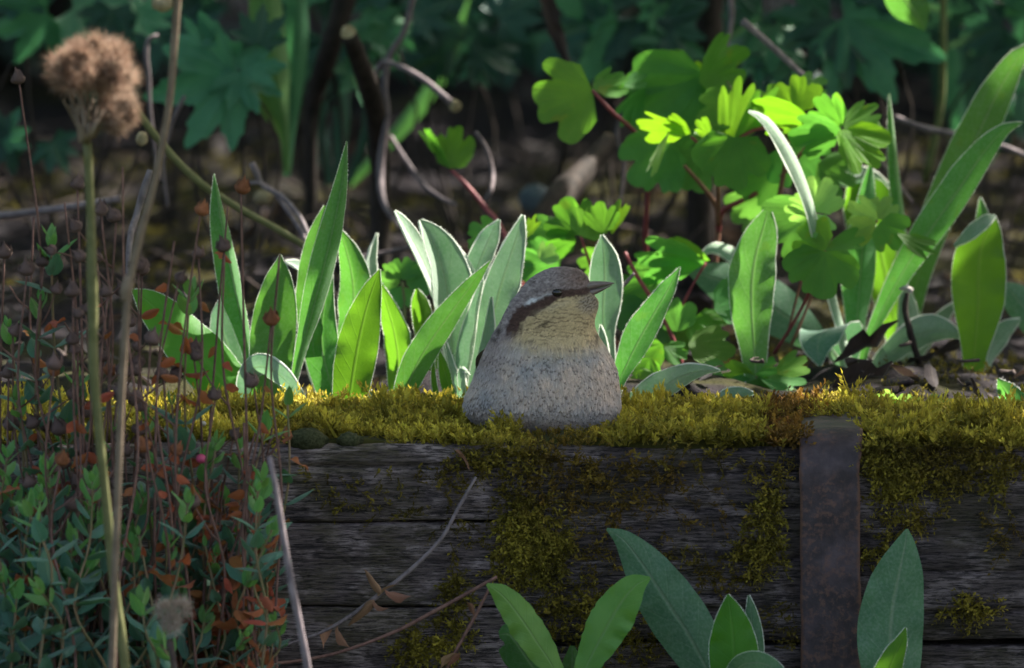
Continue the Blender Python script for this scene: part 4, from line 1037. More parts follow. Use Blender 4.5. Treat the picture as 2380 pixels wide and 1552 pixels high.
leaf(G2, T((2095, 640, 3), (2112, 720, 22), (2112, 800, 24), (2110, 880, 14)), M['silver'], 0.29, 0.3, 12, 0.2, H)
leaf(G2, T((2225, 700, 3), (2190, 740, 16), (2150, 790, 20), (2115, 860, 10)), M['silver'], 0.31, 0.3, 15, 0.2, H)
I_ = thing('downy_plant', on_z(2262, 900, SOIL) + np.array([0, 0, -0.004]), 'paddle-shaped upright leaf with folded silvery tip at the end of the twigs', 'plant')
leaf(I_, T((2312, 502, 3), (2300, 530, 30), (2280, 580, 55), (2274, 640, 63), (2274, 700, 60), (2270, 760, 46), (2265, 820, 30), (2262, 900, 19)), M['fresh'], 0.25, 0.16, -6, 0.12, H, hairlen=4, n=32)
leaf(I_, T((2314, 500, 2, -0.004), (2295, 508, 12, -0.006), (2260, 535, 15, -0.007), (2218, 572, 3, -0.003)), M['silver'], 0.25, 0.2, [-35] * 4, 0.1, H, name='leaf')
leaf(I_, T((2279, 458, 1), (2284, 500, 14), (2284, 580, 20), (2275, 880, 8)), M['campion'], 0.275, 0.3, 0, 0.2, H)
leaf(I_, T((2372, 741, 2), (2340, 765, 20), (2308, 805, 25), (2285, 850, 18), (2268, 905, 10)), M['silver'], 0.26, 0.4, 20, 0.2, H)
J = thing('downy_plant', base_at(2390, 0.16), 'downy leaf with a bright silver rim curving out of the soil by the long twig', 'plant')
leaf(J, T((2320, 880, 2), (2335, 905, 20), (2362, 945, 32), (2400, 990, 30)), M['campion'], 0.15, 0.4, -20, 0.15, H, hairlen=6)
leaf(J, T((2330, 655, 2), (2360, 690, 34), (2420, 760, 40)), M['bluegreen'], 0.30, 0.2, 0, 0.2, None)

# ------------------------------------------------------------------ columbine
K = thing('columbine', on_z(1672, 800, SOIL), 'leafy columbine with lobed yellow-green leaves on red stems', 'plant')
c, cd, cp, cy = M['columbine'], M['columbine_dark'], M['columbine_pale'], M['young']
LF = [ # u, v, y, direction, length, material, spread, pitch, roll, width
 (1378, 212, .30, 197, 142, c, 1.25, 10, 0, 1.0), (1376, 205, .305, 12, 92, c, 0.9, 25, 30, .8), (1640, 175, .33, 214, 215, cd, 1.3, 10, 5, .8), (1560, 180, .34, 120, 75, c, 1.2, 20, 0, 1.0),
 (1450, 200, .31, 20, 60, cd, .8, 20, 30, .8), (1500, 200, .325, 235, 110, cd, .7, 15, 30, .7), (1625, 192, .32, 38, 150, c, 1.0, 30, -35, .9), (1690, 200, .33, 150, 110, cy, .7, 30, 50, .7),
 (1688, 335, .275, 72, 165, cy, .7, 12, 42, .75), (1700, 340, .27, 58, 175, c, .6, 14, -40, .6), (1602, 306, .27, 168, 128, cy, .75, 20, 50, .85), (1605, 310, .268, 150, 70, cy, .8, 20, 30, .8),
 (1608, 318, .272, 8, 95, c, .9, 20, 50, .7), (1650, 318, .27, 120, 55, cy, .9, 25, 40, .8), (1556, 306, .262, 238, 118, cp, .45, 0, 60, .8), (1706, 318, .268, 262, 125, c, 1.5, 0, 5, .92),
 (1560, 325, .30, 230, 140, cd, 1.2, 0, 10, .9), (1620, 340, .31, 275, 110, cd, 1.3, 0, 0, 1.0), (1885, 275, .27, 170, 150, cy, .75, 20, 48, .85), (1850, 262, .28, 82, 92, cy, 1.1, 20, 15, .95),
 (1800, 262, .29, 95, 70, c, 1.2, 20, 0, 1.0), (1880, 280, .275, 10, 90, cy, .7, 20, 50, .7), (1958, 294, .27, 132, 95, c, 1.0, 15, 20, .85), (1960, 296, .268, 28, 98, c, .9, 10, 35, .75),
 (1955, 300, .266, 188, 125, cd, 1.0, 10, 35, .8), (1956, 302, .262, 322, 128, cy, 1.0, 0, 20, .85), (1950, 300, .264, 295, 60, cy, .8, 0, 30, .8), (1985, 300, .268, 350, 75, c, .8, 15, 40, .8),
 (1890, 492, .232, 62, 88, cp, 1.1, 15, 0, .95), (1888, 492, .23, 165, 66, cp, 1.05, 10, 20, .85), (1892, 496, .226, 300, 68, cp, .9, 0, 25, .85), (1886, 494, .24, 212, 128, cd, 1.2, 0, 10, .95),
 (1918, 582, .222, 133, 84, c, 1.1, 10, 10, 1.0), (1918, 582, .222, 18, 104, c, .75, 15, 45, .75), (1916, 584, .218, 262, 112, c, 1.55, 0, 0, 1.0), (1914, 582, .224, 196, 76, cy, .8, 10, 40, .8),
 (2040, 512, .235, 150, 82, cp, 1.0, 18, 25, .8), (2042, 510, .237, 65, 62, cp, 1.1, 20, 10, .9), (2036, 516, .232, 205, 78, cp, 1.0, 5, 20, .8), (2044, 516, .23, 318, 78, c, 1.25, 0, 10, .95),
 (2085, 542, .226, 328, 105, c, .6, 0, 40, .8), (1810, 392, .30, 205, 115, cd, 1.2, 5, 15, .9), (1800, 440, .31, 190, 120, cd, 1.1, 5, 25, .8), (1830, 330, .30, 300, 110, cd, 1.3, 5, 0, 1.0),
 (1900, 380, .29, 330, 100, cd, 1.1, 5, 10, .9), (1760, 470, .32, 250, 80, cd, 1.2, 0, 10, .9), (1730, 250, .31, 200, 120, cd, 1.2, 10, 20, .9), (1850, 215, .31, 20, 80, cd, 1.0, 20, 30, .8)]
for (u, v, y, ph, L_, m_, sp, pi_, ro, wd_) in LF:
    leaflet(K, u, v, y, ph, L_, m_, sp, pi_, ro, None, wd_, 0.25)
stem('stem', [(1376, 210, .30, 4), (1425, 262, .30, 5), (1475, 305, .305, 5), (1503, 350, .31, 6), (1505, 450, .315, 6), (1500, 560, .32, 7), (1520, 760, .33, 7)], M['redstem'], K)
stem('stem', [(1590, 385, .295, 4), (1630, 430, .30, 5), (1664, 478, .305, 6), (1668, 540, .31, 8), (1660, 640, .31, 8), (1672, 820, .32, 8)], M['brownstem'], K)
stem('stem', [(1760, 448, .30, 5), (1715, 470, .303, 6), (1678, 492, .305, 7), (1668, 540, .31, 7)], M['redstem'], K)
stem('stem', [(1830, 295, .28, 4), (1828, 360, .285, 5), (1812, 450, .29, 6), (1800, 520, .30, 6), (1740, 780, .32, 6)], M['brownstem'], K)
stem('stem', [(1880, 335, .28, 4), (1850, 370, .285, 5), (1815, 410, .29, 5)], M['brownstem'], K)
stem('stem', [(1606, 318, .27, 3), (1640, 340, .27, 4), (1700, 330, .27, 4), (1760, 300, .275, 4), (1830, 300, .28, 4)], M['redstem'], K)
stem('stem', [(1668, 430, .27, 4), (1669, 460, .29, 5), (1668, 520, .305, 6)], M['brownstem'], K)
stem('stem', [(1918, 582, .222, 3), (1890, 660, .23, 4), (1850, 740, .24, 4), (1800, 820, .25, 4)], M['redstem'], K)
stem('stem', [(2040, 512, .235, 3), (1990, 560, .24, 3), (1920, 620, .25, 3), (1840, 800, .25, 4)], M['brownstem'], K)
stem('stem', [(1890, 494, .23, 3), (1882, 560, .24, 3), (1830, 780, .25, 3)], M['brownstem'], K)
stem('stem', [(1700, 340, .275, 4), (1730, 270, .28, 3), (1690, 190, .32, 3)], M['greenstem'], K)
# lower young columbine behind the bird's head
K2 = thing('columbine', on_z(1450, 830, SOIL), 'young columbine with scalloped leaves spreading low behind the bird', 'plant')
LF2 = [(1345, 545, .26, 118, 92, c, 1.25, 10, 0, .95), (1350, 550, .255, 60, 80, c, 1.2, 10, 10, .9), (1400, 540, .25, 92, 72, c, 1.15, 10, 10, .9), (1420, 545, .252, 68, 88, cy, .6, 15, 40, .8),
 (1340, 555, .26, 190, 78, c, 1.0, 10, 25, .85), (1290, 560, .27, 150, 80, cd, 1.1, 10, 15, .85), (1215, 560, .25, 58, 70, cy, .5, 5, 35, .8), (1300, 620, .265, 165, 110, cd, 1.15, 0, 20, .8), (1270, 640, .275, 120, 85, cd, 1.3, 10, 0, 1.0),
 (1640, 612, .26, 172, 170, cd, .75, 5, 40, .9), (1650, 605, .262, 158, 120, c, .7, 10, 45, .8), (1560, 650, .27, 190, 120, cd, 1.0, 5, 25, .85), (1420, 600, .27, 190, 80, c, 1.0, 10, 20, .8), (1470, 640, .28, 250, 110, cd, 1.2, 0, 10, .9),
 (1500, 700, .27, 230, 90, cd, 1.2, 0, 0, 1.0), (1540, 720, .26, 280, 80, cd, 1.2, 0, 0, 1.0), (1590, 730, .26, 250, 100, cd, 1.3, 5, 5, 1.0), (1610, 740, .255, 320, 90, c, 1.2, 5, 15, .9), (1540, 800, .20, 210, 75, c, 1.15, 5, 10, .85),
 (1545, 805, .20, 330, 60, c, 1.1, 5, 20, .8), (1510, 830, .19, 250, 60, c, 1.2, 5, 5, .9), (1600, 800, .21, 350, 110, c, 1.1, 10, 30, .8), (1640, 840, .2, 300, 60, cd, 1.2, 5, 15, .9), (1660, 720, .25, 20, 110, cd, 1.1, 10, 20, .9), (1580, 770, .25, 100, 80, cd, 1.2, 5, 10, .9),
 (1480, 860, .185, 300, 55, c, 1.1, 5, 10, .9), (1255, 605, .24, 40, 50, cp, 1.1, 10, 10, .9)]
for (u, v, y, ph, L_, m_, sp, pi_, ro, wd_) in LF2: leaflet(K2, u, v, y, ph, L_, m_, sp, pi_, ro, None, wd_, 0.25)
stem('stem', [(1452, 585, .25, 4), (1480, 640, .25, 5), (1530, 720, .25, 5), (1570, 800, .25, 5), (1590, 860, .25, 5)], M['redstem'], K2)
stem('stem', [(1350, 550, .255, 3), (1380, 640, .26, 4), (1420, 760, .26, 4), (1450, 850, .26, 4)], M['redstem'], K2)
stem('stem', [(1640, 610, .26, 3), (1600, 680, .26, 3), (1560, 760, .26, 4), (1500, 850, .26, 4)], M['redstem'], K2)
K3 = thing('columbine', on_z(1200, 800, SOIL), 'lone cupped columbine leaf on a red stalk against the dark twigs', 'plant')
leaflet(K3, 1048, 392, .36, 82, 100, c, 1.2, 10, 0, 41, .72, .5)
leaflet(K3, 1046, 392, .36, 118, 118, c, .45, 0, 62, 43, .8, .3)
stem('stem', [(1048, 394, .36, 4), (1085, 430, .355, 5), (1130, 485, .35, 6), (1165, 530, .34, 6), (1210, 650, .33, 6), (1230, 800, .33, 6)], M['redstem'], K3)
K4 = thing('columbine', on_z(1745, 900, SOIL), 'small low columbine with rounded leaflets at the foot of the broad upright leaf', 'plant')
for (u, v, ph, L_, sp, ro) in ((1752, 868, 30, 62, 1.0, 35), (1755, 872, 175, 80, .9, 40), (1760, 880, 285, 55, 1.3, 10), (1762, 876, 350, 115, .8, 45), (1745, 880, 230, 60, 1.2, 15), (1800, 868, 20, 90, .8, 45)):
    leaflet(K4, u, v, .20, ph, L_, cd if ph in (350, 230) else c, sp, 12, ro, None, .9, .2)
stem('stem', [(1758, 874, .2, 3), (1750, 920, .205, 4), (1745, 960, .21, 4)], M['greenstem'], K4)
K5 = thing('columbine', on_z(2130, 972, SOIL), 'seedling with small pale lobed leaves behind the strap', 'plant')
for (u, v, ph, L_, ro) in ((2110, 955, 165, 85, 45), (2115, 955, 120, 45, 20), (2120, 958, 60, 40, 10), (2130, 962, 10, 100, 55), (2125, 965, 250, 38, 20), (2090, 945, 150, 60, 40), (2150, 955, 30, 60, 45)):
    leaflet(K5, u, v, .13, ph, L_, cp, 1.0, 12, ro, None, .8, .2)
stem('stem', [(2120, 958, .13, 3), (2126, 990, .13, 3)], M['greenstem'], K5)
K6 = thing('columbine', on_z(930, 830, SOIL), 'shaded columbine leaves between the two upright rosettes', 'plant')
for (u, v, ph, L_, ro) in ((930, 655, 160, 60, 20), (935, 650, 70, 55, 10), (945, 660, 20, 70, 20), (930, 665, 270, 55, 10), (1150, 560, 150, 70, 10)):
    leaflet(K6, u, v, .26, ph, L_, cd, 1.15, 5, ro, None, .95, .2)
stem('stem', [(935, 655, .26, 3), (940, 720, .26, 4), (935, 850, .26, 4)], M['greenstem'], K6)

# ------------------------------------------------------------------ plants growing in front of the timbers
def gbase(u, y):
    p = at(u, 1500, y); p[2] = GROUND - 0.004; return p
def petiole(par, u, v, y, ub, r=6, mat=None):
    p = at(u, v, y); q = gbase(ub, y)
    P = np.array([q, q * 0.6 + p * 0.4 + np.array([0, -0.006, 0]), p]); V_, F_ = tube_geo(smooth_path(P, 10), np.linspace(r * 1.3, r, 10) * px(y), 7)
    add('stalk', V_, F_, mat or M['greenstem'], par)
P1 = thing('primrose_plant', gbase(1300, -0.05), 'pair of light green finely toothed leaves spread in a V before the timber', 'plant')
pm = M['primrose']
leaf(P1, T((1131, 1357, 3), (1170, 1385, 26), (1210, 1435, 37), (1250, 1495, 36), (1285, 1550, 26), (1310, 1620, 14)), pm, -0.045, 0.22, 10, 0.3, None, serr=0.14, n=34)
leaf(P1, T((1511, 1342, 3), (1475, 1362, 30), (1437, 1410, 47), (1403, 1470, 48), (1372, 1530, 34), (1335, 1620, 14)), pm, -0.05, 0.2, -8, 0.3, None, serr=0.14, n=34)
leaf(P1, T((1160, 1475, 8), (1185, 1475, 36), (1215, 1515, 46), (1260, 1580, 34), (1310, 1640, 12)), M['campion'], -0.03, 0.2, 10, 0.3, None, serr=0.1)
leaf(P1, T((1330, 1500, 5), (1330, 1545, 24), (1325, 1600, 24), (1322, 1660, 12)), M['campion'], -0.03, 0.2, 0, 0.3, None, serr=0.1)
for ub, u, v in ((1300, 1309, 1612), (1305, 1336, 1612), (1310, 1312, 1636), (1303, 1322, 1656)): petiole(P1, u, v, -0.045, ub)
P2 = thing('comfrey_plant', gbase(1680, -0.05), 'large dark blue-green leaf with lighter pointed leaves at its foot', 'plant')
leaf(P2, T((1410, 1229, 3), (1450, 1255, 24), (1498, 1318, 50), (1548, 1395, 66), (1600, 1475, 66), (1645, 1560, 48), (1690, 1660, 22)), M['bluegreen'], -0.028, 0.16, -6, 0.12, None, n=36)
leaf(P2, T((1692, 1381, 2), (1697, 1415, 26), (1703, 1470, 50), (1708, 1540, 58), (1712, 1640, 40)), M['fresh'], -0.06, 0.22, 6, 0.15, H, hairlen=3)
leaf(P2, T((1740, 1383, 2), (1746, 1425, 14), (1750, 1500, 24), (1745, 1620, 20)), M['bluegreen'], -0.045, 0.3, -12, 0.1, H, hairlen=3)
leaf(P2, T((1845, 1610, 4, -.03), (1800, 1556, 20, -.025), (1752, 1540, 25, -.015), (1712, 1560, 22, -.005), (1700, 1640, 16, 0)), M['bluegreen'], -0.06, 0.1, [25] * 5, 0.1, H, hairlen=2, rim=.8)
for ub, u, v in ((1690, 1688, 1650), (1700, 1712, 1636), (1710, 1745, 1616), (1700, 1700, 1636)): petiole(P2, u, v, -0.05, ub)
P3 = thing('comfrey_plant', gbase(2080, -0.05), 'broad pointed blue-green leaf standing against the timber beside the strap', 'plant')
leaf(P3, T((2108, 1229, 3), (2104, 1265, 26), (2092, 1325, 55), (2078, 1395, 71), (2070, 1470, 77), (2072, 1550, 70), (2080, 1680, 34)), M['bluegreen'], -0.03, 0.16, 4, 0.12, None, n=34)
leaf(P3, T((2105, 1459, 2), (2095, 1490, 15), (2075, 1535, 28), (2050, 1610, 34), (2040, 1690, 20)), M['fresh'], -0.06, 0.25, 14, 0.12, H, hairlen=3)
for ub, u, v in ((2082, 2080, 1676), (2060, 2041, 1686)): petiole(P3, u, v, -0.045, ub)
# ------------------------------------------------------------------ shaded background: cranesbill leaves, straps, cut stems, dry stalks
def gz(u, y):
    p = at(u, 600, y); p[2] = float(soil_z(np.array(p[0]), np.array(p[1]))) - 0.003; return p
def bg_plant(u, y, label, leaves, group=None, name='cranesbill', stems=True):
    b = gz(u, y); t = thing(name, b, label, 'plant', group)
    ub = u
    for (lu, lv, ph, L_, m_, pi_, ro, lob) in leaves:
        palmate(t, lu, lv, y, ph, L_, M[m_], pi_, ro, lob)
        p = at(lu, lv, y); P = np.array([b, b * 0.5 + p * 0.5 + np.array([R.uniform(-.03, .03), 0.012, 0.012]), p + np.array([0, 0.004, 0.0])])
        V_, F_ = tube_geo(smooth_path(P, 10), np.linspace(5, 3, 10) * px(y), 6); add('stalk', V_, F_, M['darkwood'], t)
    return t
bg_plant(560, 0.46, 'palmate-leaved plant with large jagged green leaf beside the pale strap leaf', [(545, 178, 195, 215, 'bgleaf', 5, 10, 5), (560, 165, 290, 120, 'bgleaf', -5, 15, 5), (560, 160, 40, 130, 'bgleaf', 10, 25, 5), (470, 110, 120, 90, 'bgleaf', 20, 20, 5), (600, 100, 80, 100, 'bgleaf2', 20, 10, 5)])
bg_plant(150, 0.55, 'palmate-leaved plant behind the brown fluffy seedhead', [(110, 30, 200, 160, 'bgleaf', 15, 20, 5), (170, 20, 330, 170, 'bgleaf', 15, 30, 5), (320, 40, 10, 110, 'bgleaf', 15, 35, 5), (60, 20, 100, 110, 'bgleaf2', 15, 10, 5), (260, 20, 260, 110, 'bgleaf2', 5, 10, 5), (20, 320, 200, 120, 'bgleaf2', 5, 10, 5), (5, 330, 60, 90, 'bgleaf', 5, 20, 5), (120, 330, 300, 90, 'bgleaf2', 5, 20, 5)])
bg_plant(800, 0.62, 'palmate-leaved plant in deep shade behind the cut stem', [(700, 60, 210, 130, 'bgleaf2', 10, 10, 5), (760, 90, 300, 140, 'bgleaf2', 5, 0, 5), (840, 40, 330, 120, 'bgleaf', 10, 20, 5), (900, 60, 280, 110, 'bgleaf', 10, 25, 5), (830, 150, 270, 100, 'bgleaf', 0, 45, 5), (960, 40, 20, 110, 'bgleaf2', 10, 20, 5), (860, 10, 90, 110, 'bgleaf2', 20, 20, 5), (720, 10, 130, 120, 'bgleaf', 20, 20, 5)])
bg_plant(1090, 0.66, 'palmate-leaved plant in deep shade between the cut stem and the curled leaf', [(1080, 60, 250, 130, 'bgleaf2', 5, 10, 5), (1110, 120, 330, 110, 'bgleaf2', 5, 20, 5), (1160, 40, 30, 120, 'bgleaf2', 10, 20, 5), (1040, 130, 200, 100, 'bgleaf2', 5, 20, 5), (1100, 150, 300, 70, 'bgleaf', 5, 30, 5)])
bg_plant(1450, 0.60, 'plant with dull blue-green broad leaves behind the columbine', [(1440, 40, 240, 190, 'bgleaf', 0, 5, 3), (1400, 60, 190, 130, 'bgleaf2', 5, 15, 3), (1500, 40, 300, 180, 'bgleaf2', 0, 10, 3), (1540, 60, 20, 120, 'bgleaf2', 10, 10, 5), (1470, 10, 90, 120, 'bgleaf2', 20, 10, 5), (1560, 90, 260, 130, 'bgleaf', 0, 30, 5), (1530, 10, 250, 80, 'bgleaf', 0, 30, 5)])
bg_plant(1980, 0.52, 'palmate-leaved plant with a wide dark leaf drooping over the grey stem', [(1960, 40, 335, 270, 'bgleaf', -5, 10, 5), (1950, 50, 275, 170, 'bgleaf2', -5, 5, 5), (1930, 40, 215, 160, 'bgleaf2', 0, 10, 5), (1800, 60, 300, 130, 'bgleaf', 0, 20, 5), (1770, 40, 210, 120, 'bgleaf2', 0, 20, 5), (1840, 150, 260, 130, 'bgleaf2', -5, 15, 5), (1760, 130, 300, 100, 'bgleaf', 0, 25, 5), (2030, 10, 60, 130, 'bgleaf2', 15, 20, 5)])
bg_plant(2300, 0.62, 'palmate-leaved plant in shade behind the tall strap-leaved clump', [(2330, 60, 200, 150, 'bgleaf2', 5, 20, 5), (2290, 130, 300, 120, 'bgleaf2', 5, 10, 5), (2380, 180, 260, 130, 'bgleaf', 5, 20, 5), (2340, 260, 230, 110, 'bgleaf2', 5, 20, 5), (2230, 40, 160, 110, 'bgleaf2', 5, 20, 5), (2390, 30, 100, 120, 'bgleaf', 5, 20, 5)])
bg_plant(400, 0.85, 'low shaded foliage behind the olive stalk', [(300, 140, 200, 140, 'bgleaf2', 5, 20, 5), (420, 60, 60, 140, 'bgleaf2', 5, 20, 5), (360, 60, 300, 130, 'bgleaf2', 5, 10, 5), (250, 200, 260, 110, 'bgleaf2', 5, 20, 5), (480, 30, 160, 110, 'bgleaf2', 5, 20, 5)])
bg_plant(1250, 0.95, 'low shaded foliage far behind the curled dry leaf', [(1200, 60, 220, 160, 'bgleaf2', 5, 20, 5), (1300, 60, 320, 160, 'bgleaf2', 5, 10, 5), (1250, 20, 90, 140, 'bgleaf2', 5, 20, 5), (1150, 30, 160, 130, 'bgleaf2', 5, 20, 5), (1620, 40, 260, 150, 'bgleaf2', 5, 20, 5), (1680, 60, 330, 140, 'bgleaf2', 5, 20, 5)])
s = thing('strap_leaf_plant', gz(665, 0.5), 'clump of upright pale strap leaves in the shade', 'plant')
leaf(s, T((618, -40, 34), (628, 60, 40), (640, 150, 38), (652, 230, 26), (664, 300, 10), (668, 400, 8)), M['strap'], 0.5, 0.5, 20, 0.1, None)
leaf(s, T((560, 130, 3), (590, 200, 18), (625, 260, 20), (655, 310, 10), (666, 400, 8)), M['strap'], 0.51, 0.5, -20, 0.1, None)
leaf(s, T((690, -40, 20), (690, 80, 30), (682, 200, 26), (674, 320, 12), (668, 410, 8)), M['bgleaf'], 0.53, 0.5, 10, 0.1, None)
s = thing('strap_leaf_plant', gz(780, 0.7), 'clump of dark narrow strap leaves behind the cut stem', 'plant')
for (u0, u1, w) in ((760, 740, 16), (790, 800, 18), (830, 870, 15), (1090, 880, 18), (700, 730, 14)):
    leaf(s, T((u0, 40 + R.uniform(-60, 60), 3), (u0 * .7 + u1 * .3, 160, w), (u0 * .3 + u1 * .7, 280, w), (780 + (u1 - 780) * .3, 430, 8)), M['strap' if u0 == 1090 else 'bgleaf2'], 0.7 + R.uniform(-.02, .02), 0.5, R.uniform(-25, 25), 0.1, None)
s = thing('strap_leaf_plant', gz(2260, 0.8), 'clump of dim strap leaves behind the leaning strap-leaved clump', 'plant')
for (u0, v0, u1, w) in ((2250, -40, 2260, 26), (2310, -40, 2280, 24), (2380, 40, 2310, 22), (2200, -30, 2230, 20), (2170, 80, 2200, 16), (2400, -60, 2330, 22)):
    leaf(s, T((u0, v0, 4), (u0 * .7 + u1 * .3, v0 * .6 + 110, w), (u0 * .3 + u1 * .7, 240, w), (2260 + (u1 - 2260) * .4, 380, 10)), M['bgleaf2' if u0 % 20 else 'bgleaf'], 0.8 + R.uniform(-.03, .03), 0.45, R.uniform(-25, 25), 0.1, None)
s = thing('broad_leaf_plant', gz(2080, 0.42), 'pale pointed leaf hanging in from above the dark palmate leaf', 'plant')
leaf(s, [(2080, -60, 30), (2098, -10, 46), (2128, 30, 36), (2150, 70, 2)], M['campion'], 0.40, 0.3, 10, 0.2, None)
stem('stalk', [(2076, -70, .40, 6), (2120, -260, .42, 8), (2180, -200, .5, 8), (2190, 200, .52, 9), (2150, 420, .53, 10)], M['greenstem'], s)

def cut_stem(label, pts, cutr, mat='darkwood', group=None, cut=True):
    p = pts[-1]; b = gz(p[0], p[2]); t = thing('woody_stem', b, label, 'stem', group)
    P = [np.append(at(q[0], q[1], q[2]), q[3] * px(q[2])) for q in pts]
    P.append(np.append(b, pts[-1][3] * px(p[2])))
    Q = smooth_path(np.array(P), 26); V_, F_ = tube_geo(Q[:, :3], Q[:, 3], 12, True, 0.14, R.randint(0, 99))
    add('bark', V_, F_, M[mat], t)
    if cut:
        a = Q[0, :3]; d = nrm(Q[0, :3] - Q[1, :3]); d2 = nrm(d + np.array([0, -1.2, 0.15]))
        V2, F2 = tube_geo(np.array([a - d2 * 0.001, a + d2 * 0.0012, a + d2 * 0.0016]), np.array([cutr, cutr * 0.92, cutr * 0.4]) * px(pts[0][2]), 14, True, 0.1, 5)
        add('cut_end', V2, F2, M['cutwood'], t, smooth=False)
cut_stem('dark cut woody stem with a round pale end leaning beside the strap leaves', [(810, 76, .42, 20), (832, 130, .43, 22), (862, 220, .45, 24), (880, 310, .47, 24), (884, 400, .48, 24)], 19)
cut_stem('dark woody stem running up behind the cut stem', [(822, -90, .56, 24), (790, 40, .56, 25), (752, 160, .57, 24), (728, 250, .58, 18), (722, 380, .58, 14)], 20, cut=False)
cut_stem('thick dark stem with a pale cut end slanting behind the bird', [(1416, 326, .50, 19), (1370, 380, .48, 24), (1320, 440, .46, 34), (1270, 510, .44, 40), (1225, 600, .43, 44)], 20)
cut_stem('dull brown upright stem behind the columbine top', [(1655, -80, .62, 32), (1648, 60, .62, 33), (1640, 200, .62, 33), (1630, 400, .62, 34)], 30, cut=False)
cut_stem('thin grey stem ending in a round pale cut knob', [(1058, 246, .43, 9), (1030, 222, .43, 8), (985, 185, .44, 7), (930, 155, .45, 7), (885, 146, .46, 6), (868, 220, .47, 6), (880, 330, .48, 7)], 15, 'greytwig')
def dry(label, pts, mat='greytwig', group=None, name='dry_stalk'):
    p = max(pts, key=lambda q: q[1]); b = on_z(p[0], p[1], SOIL); b = gz(p[0], p[2])
    t = thing(name, b, label, 'dry stalk', group); stem('stalk', pts, M[mat], t, k=6); return t
dry('grey stalk hanging in a shallow arc below the dark cut stem', [(908, 318, .47, 6), (945, 375, .46, 6), (985, 430, .45, 6), (1030, 462, .44, 5), (1062, 476, .43, 4)])
dry('twisted grey stem climbing beside the dark cut stem', [(965, -30, .46, 7), (940, 70, .46, 7), (905, 130, .46, 8), (893, 200, .46, 8), (900, 260, .46, 7), (890, 330, .46, 8), (884, 400, .46, 10), (892, 470, .45, 8), (930, 530, .44, 6)])
dry('thin grey stalk bowed beside the cupped columbine leaf', [(1106, 305, .40, 4), (1130, 345, .40, 5), (1145, 400, .40, 5), (1142, 440, .39, 5), (1128, 465, .39, 4)])
dry('pair of crossed grey stems arching down behind the spear leaf, upper one', [(585, 378, .33, 8), (598, 405, .33, 8), (612, 432, .33, 6), (660, 460, .32, 6), (700, 510, .31, 6), (730, 580, .3, 5)])
dry('pair of crossed grey stems arching down behind the spear leaf, lower one', [(555, 430, .33, 4), (600, 425, .33, 5), (640, 450, .33, 6), (690, 520, .32, 6), (712, 560, .31, 5)])
dry('long straight grey stem slanting over the columbine', [(1725, 48, .36, 9), (1780, 95, .36, 8), (1850, 160, .36, 7), (1930, 232, .36, 6), (1990, 300, .36, 5), (2120, 470, .38, 5)])
dry('pale broken stem with a fork beside the dull brown stem', [(1690, -60, .45, 7), (1700, 20, .45, 7), (1698, 60, .45, 6), (1686, 120, .45, 5), (1680, 200, .46, 5), (1700, 420, .48, 5)])
dry('grey stem running behind the leaning strap leaves', [(2080, 272, .42, 7), (2150, 298, .42, 8), (2220, 312, .42, 8), (2300, 330, .42, 7), (2400, 372, .42, 8), (2500, 450, .44, 8)])
dry('olive-brown stalk slanting down through the dry seed stems', [(270, 180, .28, 8), (320, 260, .28, 9), (390, 350, .28, 9), (460, 420, .28, 9), (540, 475, .28, 9), (640, 530, .28, 8), (740, 590, .28, 8)], 'olive')
dry('pale dry stalk lying low behind the dry seed stems', [(-40, 505, .36, 9), (80, 492, .35, 9), (180, 478, .34, 9), (280, 462, .34, 9)])
dry('short silver-grey stalk propped behind the seed stems', [(350, 395, .2, 8), (335, 440, .2, 9), (318, 500, .2, 8), (302, 560, .19, 8), (298, 700, .18, 8)])
dry('pair of thin pale dry stalks above the dark ground, hooked one', [(368, 82, .42, 5), (345, 92, .42, 6), (340, 130, .42, 6), (346, 180, .42, 5), (350, 260, .42, 4), (370, 420, .42, 4)])
dry('pair of thin pale dry stalks above the dark ground, forked one', [(430, 222, .4, 4), (410, 260, .4, 6), (395, 300, .4, 5), (380, 380, .4, 4), (390, 480, .4, 4)])
dry('loose grey fibre stem behind the bird leading to the soil', [(1460, 240, .44, 4), (1435, 300, .44, 5), (1440, 340, .44, 5), (1452, 372, .44, 4), (1440, 480, .44, 4)])
dry('dead straw lying across the soil behind the spear leaf', [(640, 605, .42, 6), (760, 610, .4, 6), (900, 585, .4, 5), (1010, 560, .4, 4)])
t = thing('dry_leaf', gz(1300, .5), 'long twisted brown dry leaf hanging from above', 'dry leaf')
leaf(t, [(1268, -50, 14), (1268, 0, 18), (1276, 50, 18), (1300, 90, 16), (1318, 130, 10), (1325, 190, 2)], M['litterleaf'], 0.48, 0.5, [0, 20, 45, 0, -40, 0], 0.5, None, n=30, name='blade')
stem('stalk', [(1325, 188, .48, 3), (1318, 300, .49, 4), (1300, 420, .5, 5), (1300, 520, .5, 5)], M['darkwood'], t)
for (u, v, r, m_, lab, nm) in ((1243, 462, (.0075, .006, .0065), 'stone', 'smooth blue-grey stone on the shaded soil', 'stone'), (612, 458, (.0042, .004, .0035), 'cutwood', 'small pale pebble among the dry stalks', 'pebble'), (330, 322, (.0024, .002, .003), 'cutwood', 'tiny cream bud end on the olive stalk', 'bud'),
        (378, 8, (.004, .0035, .003), 'cutwood', 'pale dry bud at the top of the straw stalk', 'bud')):
    y = {1243: 0.62, 612: 0.42, 330: .275, 378: -.22}[u]
    c_ = at(u, v, y); tag(blob(nm, c_, r, M[m_], u, n=12, amp=0.2, origin=c_ - np.array([0, 0, r[2]])), lab, nm)

